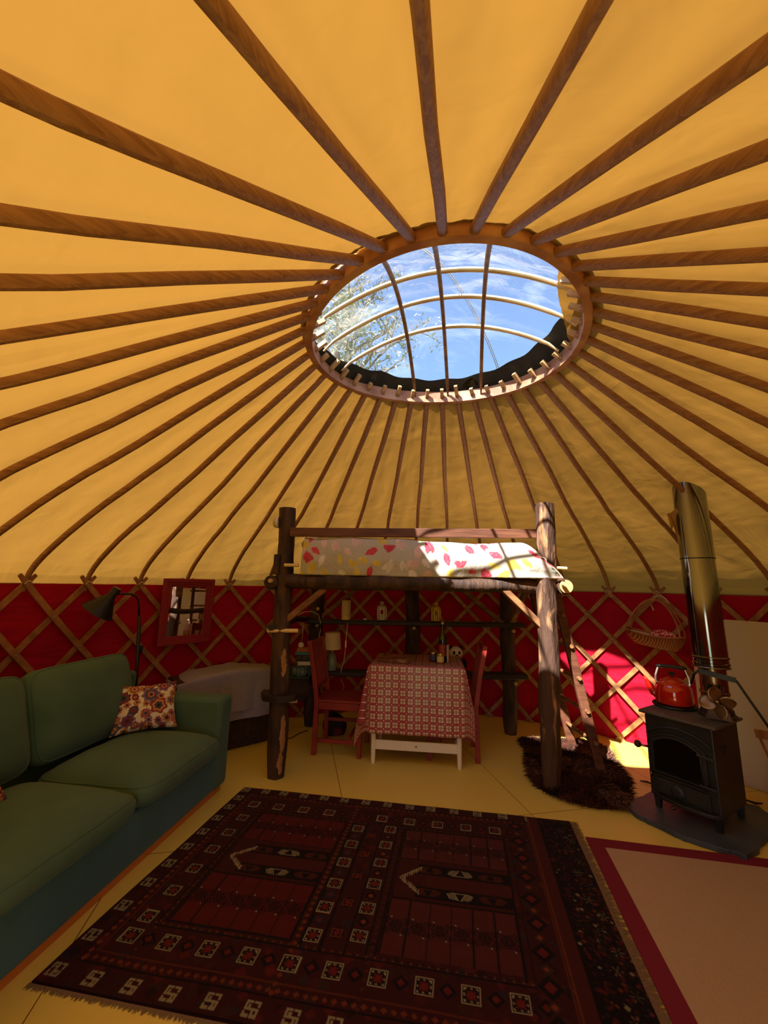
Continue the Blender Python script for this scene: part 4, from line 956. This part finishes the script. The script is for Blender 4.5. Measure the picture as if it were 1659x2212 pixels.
for z in (.42, .245): obj('hinge', MB().beam(Q(.31, -.03, z+.008), Q(.395, -.018, z), .016, .016), M['iron'], dr, bevel=.004)
hd_ = obj('handle', MB().tube([Q(.02, -.02, .385), Q(.005, -.05, .39), Q(-.02, -.055, .392)], .007, 8), M['steel'], dr, smooth=True)
obj('knob', MB().lathe([(.001, 0), (.018, .004), (.024, .018), (.018, .034), (.001, .04)], Q(-.015, -.055, .392), 16, (XB, Z, -XA)), M['wicker'] if 0 else M['darkwood'], hd_, smooth=True)
ad = plate([(.05, .105), (.35, .105), (.35, .205), (.05, .205)], -.014, -.001, M['iron'], stv, 'ash_door')
plate([(.065, .118), (.335, .118), (.335, .192), (.065, .192)], -.018, -.0145, M['iron'], ad, 'panel')
obj('air_control', MB().lathe([(.040, 0), (.040, .008), (.03, .014), (.012, .016), (.014, .028), (.001, .03)], Q(.175, -.018, .155), 24, (XA, Z, -XB)), M['iron'], ad, smooth='auto', label='round air control knob')
obj('knob', MB().lathe([(.008, 0), (.012, .01), (.001, .02)], Q(.02, -.002, .215), 12, (XA, Z, -XB)), M['steel'], stv, smooth=True)
P = [Q(.03+.36*i/16, -.012-.045*sin(PI*i/16)**.6, .098) for i in range(17)]
obj('ash_lip', MB().sweep(P, RECT(.02, .022), Z), M['iron'], stv, bevel=.004)
obj('ash_pan', MB().lathe([(.008, 0), (.012, .01), (.001, .018)], Q(.15, -.03, .06), 12, (XA, Z, -XB)), M['steel'], stv, smooth=True)
obj('side_boss', MB().lathe([(.03, 0), (.03, .006), (.018, .01), (.001, .01)], Q(SW, .16, .45), 20, (XB, Z, XA)), M['iron'], stv, smooth='auto')
obj('flue_collar', MB().lathe([(.108, 0), (.108, .012), (.095, .02), (.09, .05), (.08, .05)], Q(.33, .30, .617), 36), M['iron'], stv, smooth='auto')
FLC = Q(.33, .30, 0); FLC.z = 0
fl = thing('stove_pipe', (FLC.x, FLC.y, .63), 'polished steel flue pipe rising from the stove through the canvas', 'flue pipe')
lean = V((.012, .03, 0))
def fp(z): return FLC+lean*(z-.62)+Z*z
def seg(nm, z0, z1, r, m='chrome', rings=()):
    g = MB(); pr = [(r, z0)]
    for z in rings: pr += [(r, z-.010), (r+.006, z-.005), (r+.006, z+.005), (r, z+.010)]
    pr.append((r, z1)); n = 56; vs = []
    for rr_, z in pr:
        for j in range(n): vs.append(fp(z)+V((cos(2*PI*j/n)*rr_, sin(2*PI*j/n)*rr_, 0)))
    k = len(pr); fs = [(i*n+j, i*n+(j+1) % n, (i+1)*n+(j+1) % n, (i+1)*n+j) for i in range(k-1) for j in range(n)]+[tuple(range(n))[::-1], tuple((k-1)*n+j for j in range(n))]
    g.add(vs, fs); return obj(nm, g, M[m], fl, smooth='auto', ang=.7)
seg('lower_pipe', .63, 1.0, .080, 'steel', (.80,)); seg('twin_wall_section', .965, 1.715, .102, 'chrome', (.99, 1.03)); obj('flange', MB().tube([fp(.968)+V((cos(t)*.105, sin(t)*.105, 0)) for t in [2*PI*i/40 for i in range(40)]], .006, 8, closed=True), M['chrome'], fl, smooth=True); seg('upper_section', 1.72, 2.40, .103, 'chrome')
g = MB(); g.tube([fp(1.718)+V((cos(t)*.1045, sin(t)*.1045, 0)) for t in [2*PI*i/40 for i in range(40)]], .004, 6, closed=True); obj('joint_band', g, M['black'], fl, smooth=True)
# loose canvas scrap where the flue passes the roof
lfv = V((-.79, .61, 0)); ffv = V((-.61, -.79, 0))
g = MB().grid(lambda u, v: fp(2.10)+lfv*(.075+.075*u-.02*v)+ffv*(.05+.02*sin(u*7+v*4))-Z*(.04*u+(.17-.07*sin(u*9))*v), 10, 12)
o = obj('canvas_scrap', g, M['roof'], base=fp(2.05)+V((-.11, 0, 0)), smooth=True); tag(o, 'frayed yellow canvas scrap hanging beside the top of the flue pipe', 'canvas scrap')
br = thing('flue_bracket', fp(.90), 'black strap bracket round the flue with a slanting stay rod', 'bracket')
nrm = V((-.62, -.78, 0)).normalized(); tg = V((-nrm.y, nrm.x, 0)); tg = -tg if tg.x < 0 else tg
g = MB(); P = [fp(.93)+nrm*.088+tg*(-.075+.195*i/10)+Z*(.012-.035*i/10) for i in range(11)]
g.sweep(P, RECT(.006, .034), Z); obj('strap', g, M['black'], br)
obj('stay_rod', MB().tube([P[-1], V((2.56, 2.75, .47))], .008, 8), M['black'], br, smooth=True)
obj('stay_rod', MB().tube([P[0], P[0]+V((-.01, .03, -.03)), P[0]+V((-.015, .06, -.10))], .008, 8), M['black'], br, smooth=True)

# stove fan
fr_ = V((-.60, -.80, 0)).normalized(); fs_ = V((-fr_.y, fr_.x, 0)); fc = V((2.20, 2.875, .650))+fs_*.036
fn_ = thing('stove_fan', fc, 'bronze heat-powered fan standing in front of the flue on the stove top', 'fan')
g = MB(); g.prism([(-.075, 0), (.075, 0), (.05, .075), (-.05, .075)], -.015, .045, lambda x, z, y: fc-fr_*y+fs_*x+Z*z); obj('base', g, mat('fan_base', L(84, 62, 48), .45, metal=.5), fn_, bevel=.004)
g = MB()
for i in range(-3, 4): g.box(fc-fr_*.03+fs_*i*.014+Z*.14, (.004, .05, .14), (fs_, fr_, Z))
g.box(fc-fr_*.03+Z*.085, (.10, .05, .02), (fs_, fr_, Z)); obj('cooling_fins', g, M['black'], fn_)
hc_ = fc+fr_*.025+Z*.116
obj('hub', MB().lathe([(.001, .016), (.012, .012), (.014, -.03), (.001, -.03)], hc_, 18, (fs_, Z, fr_)), M['chrome'], fn_, smooth='auto')
for i in range(4):
    an = math.radians(6+90*i); u_ = fs_*cos(an)+Z*sin(an); v_ = -fs_*sin(an)+Z*cos(an)
    def bl_(u, v):
        q = u; wd = .042*sin(PI*min(1, .10+.90*q))**.6 if q < 1 else .001
        return hc_+u_*(.012+.088*q)+v_*(v-.5)*2*wd+fr_*((v-.5)*.045+.006)
    o = obj('blade', MB().grid(bl_, 12, 6), M['fanm'], fn_, smooth=True); o.modifiers.new('t', 'SOLIDIFY').thickness = .0015

# kettle on trivet
KC = V((2.165, 3.175, .650))
o = obj('trivet', MB().lathe([(.001, 0), (.138, 0), (.142, .006), (.138, .014), (.06, .014), (.001, .013)], KC, 44), M['black'], base=KC, smooth='auto'); tag(o, 'round black trivet plate under the red kettle', 'trivet')
kt = thing('kettle', KC+Z*.0145, 'glossy red enamel kettle with black handle on the stove', 'kettle'); kz = KC+Z*.015
KS = 1.12
def ksc(mb): mb.v = [tuple(kz+(V(p)-kz)*KS) for p in mb.v]; return mb
obj('body', ksc(MB().lathe([(.001, 0), (.094, 0), (.103, .006), (.107, .02), (.105, .06), (.102, .100), (.094, .120), (.078, .136), (.064, .142), (.001, .142)], kz, 48)), M['enamel'], kt, smooth='auto')
ld_ = obj('lid', ksc(MB().lathe([(.066, .141), (.064, .147), (.045, .160), (.018, .168), (.001, .169)], kz, 40)), M['enamel'], kt, smooth='auto')
obj('knob', ksc(MB().lathe([(.007, .166), (.007, .178), (.022, .184), (.022, .190), (.012, .196), (.001, .197)], kz, 24)), M['black'], ld_, smooth='auto')
kx = V((.80, -.60, 0)).normalized()       # handle axis across the view
obj('spout', ksc(MB().tube([kz-kx*.085+Z*.035, kz-kx*.115+Z*.055, kz-kx*.132+Z*.09, kz-kx*.148+Z*.13, kz-kx*.162+Z*.15], [.026, .022, .016, .011, .009], 14)), M['enamel'], kt, smooth=True)
for s_ in (-1, 1):
    obj('handle_bracket', ksc(MB().sweep([kz+kx*s_*.082+Z*.115, kz+kx*s_*.093+Z*.135, kz+kx*s_*.090+Z*.17, kz+kx*s_*.078+Z*.208, kz+kx*s_*.072+Z*.226], RR(.012, .02, .003), V((kx.y, -kx.x, 0)), 0, [1.4, 1.2, 1, .8, .7])), M['alu'], kt, smooth='auto')
obj('handle_grip', ksc(MB().tube([kz+kx*(-.083+.166*i/8)+Z*(.226+.006*sin(PI*i/8)) for i in range(9)], [.009, .012, .0125, .0115, .0115, .0115, .0125, .012, .009], 14)), M['black'], kt, smooth=True)

# ------------------------------------------------------------------ heat shield board
BA, BB_ = V((2.857, 3.468, 0)), V((2.915, 3.349, 0)); bd_ = (BB_-BA).normalized(); bn = V((-bd_.y, bd_.x, 0))
o = obj('heat_shield_board', MB().beam(BA-bd_*.272+Z*.628, BA+bd_*.45+Z*.628, .012, 1.25), M['board'], base=BA); tag(o, 'large cream board leaning upright behind the stove', 'board')
# floor scraps
o = obj('wood_splinter', MB().tube([(2.05, 3.50, .008), (2.09, 3.47, .012), (2.12, 3.44, .008)], [.004, .008, .003], 6), M['bark'], base=(2.09, 3.47, 0)); tag(o, 'small dark splinter on the floor left of the stove', 'splinter')
o = obj('black_clip', MB().tube([(2.60, 3.19, .03), (2.66, 3.17, .015), (2.72, 3.18, .010)], [.005, .009, .004], 6), M['black'], base=(2.66, 3.18, 0)); tag(o, 'small black scrap on the floor right of the stove', 'scrap')

# ------------------------------------------------------------------ low wooden chair on the right edge
wc = thing('slatted_chair', (2.72, 2.93, 0), 'low pale wooden chair with fanned back slats cut off at the right photo edge', 'chair')
cu_ = V((.35, -.94, 0)).normalized(); cf = V((.94, .35, 0))
def WC(a, b, z): return V((2.655, 3.01, 0))+cu_*a+cf*b+Z*z
for i in range(7):
    q = i/6; obj('back_slat', MB().sweep([WC(.06+.22*q*.8, .03, .22), WC(.02+.30*q, -.02, .36), WC(-.01+.38*q, -.045, .50)], RECT(.016, .010), cu_), M['woodchair'], wc, bevel=.002)
obj('top_rail', MB().sweep([WC(-.03+.42*i/8, -.045-.012*sin(PI*i/8), .52+.022*sin(PI*i/8)) for i in range(9)], RR(.018, .055, .004), Z), M['woodchair'], wc, smooth='auto')
obj('seat', MB().box(WC(.19, .17, .215), (.38, .34, .025), (cu_, cf, Z)), M['woodchair'], wc, bevel=.006)
for a, b in ((.03, .02), (.35, .02), (.03, .32), (.35, .32)): obj('leg', MB().sweep([WC(a, b, .205), WC(a-(.03 if a < .2 else -.03), b-(.04 if b < .2 else -.03), 0)], RR(.03, .03, .006), XA, 0, [1.1, .8]), M['woodchair'], wc, smooth='auto')

# ------------------------------------------------------------------ hanging basket
bk0, bk1 = V((2.40, 4.10, 1.08)), V((2.68, 3.70, 1.06)); bu = (bk1-bk0).normalized(); bL = (bk1-bk0).length; bnn = V((-bu.y, bu.x, 0)); bnn = -bnn if bnn.dot(CEN-bk0) < 0 else bnn
bc_ = (bk0+bk1)/2+bnn*.02
bs_ = thing('hanging_basket', bc_, 'orange wicker trug with a tall hoop handle hanging on the trellis', 'basket')
def hull(u, v):
    a = 2*PI*u; x = cos(a); y = sin(a); sx = bL*.5*(1-.35*(1-v)**1.6); sy = .095*(1-.5*(1-v)**1.5)
    z = -.105*(1-v)**.9+.028*abs(x)**2.2*v + (.0)
    return bc_+bu*x*sx+bnn*y*sy+Z*(z-.015*x)
g = MB().grid(hull, 56, 12, cu=True); nb = len(g.v); g.v.append(tuple(hull(0, 0)*0+bc_-Z*.108)); g.f += [(i, (i+1) % 56, nb) for i in range(56)]; g.m += [0]*56
o = obj('body', g, M['wicker'], bs_, smooth=True); o.modifiers.new('t', 'SOLIDIFY').thickness = .006
obj('rim', MB().tube([hull(i/56, 1)+Z*.004 for i in range(56)], .0065, 8, closed=True), M['woodchair'], bs_, smooth=True)
for s_ in (-1, 1):
    P = []
    for i in range(17):
        t = PI*i/16; x = -cos(t); P.append(bc_+bu*(x*bL*.47*(1-.12*sin(t)) + .03*sin(t))+bnn*s_*(.045*(1-sin(t))+.018)+Z*(.02+.31*sin(t)**1.25*(1-.0*x)))
    obj('handle', MB().sweep(P, RECT(.014, .006), V((bnn.x, bnn.y, 0))), M['woodchair'], bs_, smooth='auto')
obj('tie', MB().tube([bc_+Z*.33+bu*.02, bc_+Z*.36+bu*.05, bc_+Z*.37+bu*.09, bc_+Z*.34+bu*.13, bc_+Z*.30+bu*.15], .005, 6), M['string'], bs_, smooth=True)
obj('tie', MB().tube([bc_+Z*.32+bu*.02+bnn*.03, bc_+Z*.28+bu*.015+bnn*.03, bc_+Z*.23+bu*.03+bnn*.03], .006, 6), M['string'], bs_, smooth=True)
o = obj('folded_cloth', soft(MB(), bc_+bu*.08+Z*.0, (.22, .11, .07), (bu, bnn, Z), crown=.7, e=3, seed=8, amp=.01), M['redcloth'], base=bc_+bu*.08-Z*.03, smooth=True); tag(o, 'folded red and white cloth inside the hanging basket', 'cloth')
for i, lab in enumerate(('lower white folded paper in the left of the hanging basket', 'upper white folded paper in the left of the hanging basket')):
    o = obj('folded_paper', MB().box(bc_-bu*.11+Z*(.0+.012*i)+bnn*.01*i, (.18, .10, .006), ((bu-Z*.12).normalized(), bnn, (Z+bu*.12).normalized())), M['paper'], base=bc_-bu*.11); tag(o, lab, 'paper')

# ------------------------------------------------------------------ rugs
RF = V((-.991, 3.285, 0)); RU = V((.987, -.163, 0)); RV = V((-.163, -.987, 0))
def rug_field(W, H, s):
    nu, nv = int(W/s), int(H/s); r = np.random.RandomState(11)
    x, y = np.meshgrid(np.linspace(0, W, nu+1), np.linspace(0, H, nv+1)); C = np.ones((nv+1, nu+1, 3))*Lv((62, 19, 18))
    red, dk, mid, wh, bl_c, bn_, og = [Lv(c) for c in ((104, 28, 24), (24, 12, 14), (78, 27, 22), (164, 146, 116), (40, 38, 52), (60, 34, 22), (130, 56, 30))]
    def box(x0, x1, y0, y1, c, m=None):
        k = (x >= x0) & (x < x1) & (y >= y0) & (y < y1); C[k] = c; return k
    def frame(x0, x1, y0, y1, t, c):
        box(x0, x1, y0, y0+t, c); box(x0, x1, y1-t, y1, c); box(x0, x0+t, y0, y1, c); box(x1-t, x1, y0, y1, c)
    # mottled ground
    for _ in range(900):
        cx, cy = r.uniform(0, W), r.uniform(0, H); s_ = r.uniform(.012, .03); c = [red, dk, mid, bn_, bl_c][r.randint(5)]
        k = (np.abs(x-cx)+np.abs(y-cy)) < s_; C[k] = C[k]*.45+c*.55
    # outer and inner borders
    for (x0, x1, y0, y1, c) in ((0, W, 0, H, dk), (.085, 2.02, .075, 1.41, dk), (.125, 1.98, .115, 1.36, og*.5), (.255, 1.85, .265, 1.205, dk), (.285, .865, .285, 1.175, dk), (1.22, 1.82, .285, 1.19, dk)):
        frame(x0, x1, y0, y1, .007, c)
    for (x0, x1) in ((.90, .915), (.985, 1.0), (1.09, 1.1), (1.18, 1.19)): box(x0, x1, .28, 1.2, dk)
    # small repeated lozenges in the narrow borders
    def loz(cx, cy, s_, c, c2=None):
        d = (np.abs(x-cx)+np.abs(y-cy)); C[d < s_] = c
        if c2 is not None: C[d < s_*.5] = c2
    for yy in np.arange(.10, 1.40, .036):
        loz(.105, yy, .012, og); loz(.27, yy, .010, bn_, og); loz(.883, yy, .012, og*.8); loz(1.205, yy, .012, bn_, red) 
    for xx in np.arange(.11, 2.0, .036): loz(xx, .095, .012, og*.8); loz(xx, 1.385, .012, og*.8); loz(xx, .275, .010, bn_, og); loz(xx, 1.19, .010, bn_, og)
    # field panels
    for (x0, x1, c) in ((.30, .855, (92, 22, 20)), (1.235, 1.81, (88, 34, 32))):
        c = Lv(c)
        for (y0, y1) in ((.30, .56), (.86, 1.165)):
            k = box(x0, x1, y0, y1, c); k2 = k & (((x*1.0) % .02) < .004); C[k2] *= .9
            n = 6; wd = (x1-x0)/n
            for i in range(n+1): box(x0+i*wd-.003, x0+i*wd+.003, y0, y1, dk)
            cy = (y0+y1)/2
            for i in range(n):
                cx = x0+(i+.5)*wd
                for j in range(-2, 3):
                    for sg in (-1, 1):
                        xx = x-cx-j*.014; yy = y-cy-sg*.0; k3 = (np.abs(xx-sg*yy*.8) < .0028) & (np.abs(y-cy) < .045-abs(j)*.006); C[k3] = dk
                for sg in (-1, 1):
                    k4 = (np.abs(x-cx-sg*.028) < .004) & (np.abs(y-cy-sg*.045) < .004); C[k4] = wh*.8
        box(x0, x1, .57, .85, mid*.8); frame(x0, x1, .565, .855, .005, dk)
        # mihrab niche outline
        box(x0+.11, x1, .60, .67, dk); box(x0+.11, x1, .76, .83, dk); box(x0+.16, x1, .68, .75, mid)
        for yy in (.635, .795):
            for i, cc in enumerate((og, wh, og)):
                cx = x0+.17+i*.155
                for sg in (-1, 1):
                    for j in range(5):
                        a = (x-cx-sg*(.018+j*.009)); b = (y-yy)*(1 if yy < .7 else -1)
                        k5 = (np.abs(a-sg*b*.5) < .0024) & (np.abs(b) < .022-.0015*j); C[k5] = cc*(1 if i == 1 else .55)
                C[(np.abs(x-cx) < .045) & (np.abs(y-yy-(.02 if yy < .7 else -.02)) < .0024)] = cc*(1 if i == 1 else .55)
        for sg in (-1, 1):
            for j in range(9):
                cx, cy = x0+.035+j*.011, .715+sg*(.006+j*.0095); k6 = (np.abs((x-cx)) < .003) & (np.abs(y-cy) < .016); C[k6] = wh
            k7 = (np.abs((y-.715)*sg-(x-x0-.02)*.86) < .003) & (x > x0+.02) & (x < x0+.13) & ((y-.715)*sg > 0); C[k7] = wh
    # white octagon motifs
    def octo(cx, cy, s_=.036):
        ax, ay = np.abs(x-cx), np.abs(y-cy); mxn = np.maximum(ax, ay); k = mxn < s_; C[k] = dk*1.5
        al = np.minimum(ax, ay)/s_; tri = np.abs(((al*1.6+.5) % 1)-.5)*2; dd = s_-mxn; C[k & (dd < .5*s_*(1-tri)) & (dd > .009)] = wh
        C[k & (dd < .0045)] = wh; rr_ = np.hypot(x-cx, y-cy); an = np.arctan2(y-cy, x-cx); C[rr_ < s_*(.50+.16*np.cos(8*an))] = red*1.2
    for xx in np.linspace(.19, 1.77, 10):
        octo(xx, .207, .033) if abs(xx-.9) > .02 else None; octo(xx+.01, 1.272, .036)
    for xx in np.linspace(.275, 1.86, 10): loz(xx, .207, .03, dk, red); loz(xx+.01, 1.272, .034, dk, red)
    for yy in np.linspace(.37, 1.168, 6): octo(.199, yy, .032)
    for yy in np.linspace(.345, 1.13, 6): octo(.944, yy, .033); octo(1.138, yy-.032, .033)
    for yy in np.linspace(.425, 1.05, 5): loz(.944, yy, .03, bl_c, red); loz(1.138, yy-.03, .03, dk, og)
    for yy in np.linspace(.40, 1.10, 5): loz(1.04, yy, .036, dk, red*1.1); frame(1.018, 1.062, yy-.02, yy+.02, .004, og)
    # white S scrolls
    def ess(cx, cy, rot):
        s_ = .028; X = (x-cx), (y-cy)
        a, b = (X if not rot else (X[1], X[0])); a = a/s_; b = b/s_; t = .16
        k = (np.abs(a) < 1) & (np.abs(b) < 1); st = np.zeros_like(k)
        for (ax0, ax1, by0, by1) in ((-1, -t/2, -1, -1+2*t), (t/2, 1, 1-2*t, 1), (-1, 1, -t, t), (-1, -1+2*t, -1, 0), (1-2*t, 1, 0, 1), (-.5, -.5+2*t, -.55, 0), (.5-2*t, .5, 0, .55), (t/2, 1, -1, -1+2*t), (1-2*t, 1, -1, -.3), (-1, -t/2, 1-2*t, 1), (-1, -1+2*t, .3, 1)):
            st |= (a >= ax0) & (a <= ax1) & (b >= by0) & (b <= by1)
        C[st] = wh*.9
    for xx in (.016, .168, .305, .455, .605, .75, .9, 1.052, 1.204, 1.345, 1.5, 1.65, 1.812, 1.98): ess(xx+.02, .038, 0)
    for yy in (.15, .27, .405, .549, .695, .84, .985, 1.138, 1.30, 1.455): ess(.045, yy, 1)
    for xx in (.19, .35, .51, .67, .82, .97, 1.12, 1.28, 1.44, 1.6, 1.76, 1.92): ess(xx+.02, 1.462, 0)
    # plain stripe and speckled end band
    box(1.985, 2.05, 0, H, mid*.95); box(1.985, 1.99, 0, H, og*.7); box(2.045, 2.052, 0, H, dk)
    box(2.052, W, 0, H, dk*1.3)
    for _ in range(700):
        cx, cy = r.uniform(2.06, W), r.uniform(0, H); c = [red, mid, bn_, bl_c, og, wh][r.choice(6, p=[.28, .25, .2, .12, .11, .04])]; loz(cx, cy, r.uniform(.004, .012), c)
    for i, yy in enumerate(np.arange(.03, H, .095)):
        cx = 2.19+.018*(-1)**i; rr_ = np.hypot(x-cx, y-yy); an = np.arctan2(y-yy, x-cx); C[(rr_ < .026) & (np.abs(np.sin(3*an)) < .28)] = wh*(.75 if i % 3 else .35)
    for k_ in range(9): loz(1.90, .14+.15*k_, .05, dk, red); loz(1.90, .215+.15*k_, .028, bn_, og)
    C[x > 2.052] *= .6; C *= .78; C[..., 0] *= .88
    C *= (1+.10*(r.rand(*x.shape)-.5))[..., None]; C *= (1+.10*np.sin(y*70)*np.sin(y*13)*.6)[..., None]
    return C, nu, nv
rw, rh = 2.255, 1.515
C, nu, nv = rug_field(rw, rh, .0042)
def rugp(u, v):
    k = 1 if 0 < u < 1 and 0 < v < 1 else 0
    p = RF+RU*(u*rw)*(1-.022*v*u)+RV*(v*rh); wav = .004*noise.noise((p.x*3, p.y*3, 0))
    p += RU*(-.05*v)*(1-u)+RU*.012*noise.noise((v*5, 0, u))*(1 if u in (0, 1) else 0)
    return V((p.x, p.y, (.011+wav*k) if k else .001))
col = np.concatenate([C.reshape(-1, 3), np.ones(((nu+1)*(nv+1), 1))], 1)
rg = thing('patterned_rug', RF+RU*rw/2+RV*rh/2, 'large dark red patterned wool rug in the middle of the floor', 'rug')
obj('pile', MB().grid(rugp, nu, nv), mat('rug_wool', (1, 1, 1, 1), .95, attr='Col', bump=.4, bs=260, bd=.003, spec=.1, sheen=.05), rg, smooth=True, col=col)
g = MB(); r_ = random.Random(9)
for i in range(900):
    v = i/900; p = rugp(1, v); p.z = .006; L_ = r_.uniform(.035, .06); d = (RU+RV*r_.uniform(-.5, .5)).normalized(); q = p+d*L_; q.z = .003; s_ = RV*.0022
    g.add([p-s_, p+s_, q+s_*.3, q-s_*.3], [(0, 1, 2, 3)])
for i in range(700):
    v = i/700; p = RF+RV*rh+RU*(-.05+rw*.98*v); p.z = .006; L_ = r_.uniform(.012, .026); d = (RV+RU*r_.uniform(-.5, .5)).normalized(); q = p+d*L_; q.z = .002; s_ = RU*.003
    g.add([p-s_, p+s_, q+s_*.3, q-s_*.3], [(0, 1, 2, 3)])
obj('fringe', g, mat('rug_fringe', L(120, 96, 70), .95), rg, kind='stuff')
# plain sisal rug with maroon border
q0 = V((1.254, 2.755, 0)); qu = V((.983, -.184, 0)).normalized(); qv = V((-.203, -.979, 0)).normalized()
s2 = thing('bordered_rug', q0+qu*.55+qv*.8, 'beige sisal rug with a wide maroon border, cut off at lower right', 'rug')
bw = .085; Wd, Hd = 1.25, 1.75
def RP_(a, b, z): return q0+qu*a+qv*b+Z*z
def quad(nm, a0, a1, b0, b1, z, m):
    g = MB().prism([(a0, b0), (a1, b0), (a1, b1), (a0, b1)], .001, z, lambda x, y, zz: RP_(x, y, zz)); return obj(nm, g, m, s2, bevel=.002)
sis = wicker('sisal_weave', L(210, 186, 150), L(180, 154, 118), 160, .4)
quad('sisal_field', bw-.005, Wd-bw, bw-.005, Hd-bw, .008, sis)
quad('border', 0, Wd, 0, bw, .010, M['maroon']); quad('border', 0, bw, bw, Hd, .010, M['maroon']); quad('border', Wd-bw, Wd, bw, Hd, .010, M['maroon']); quad('border', bw, Wd-bw, Hd-bw, Hd, .010, M['maroon'])
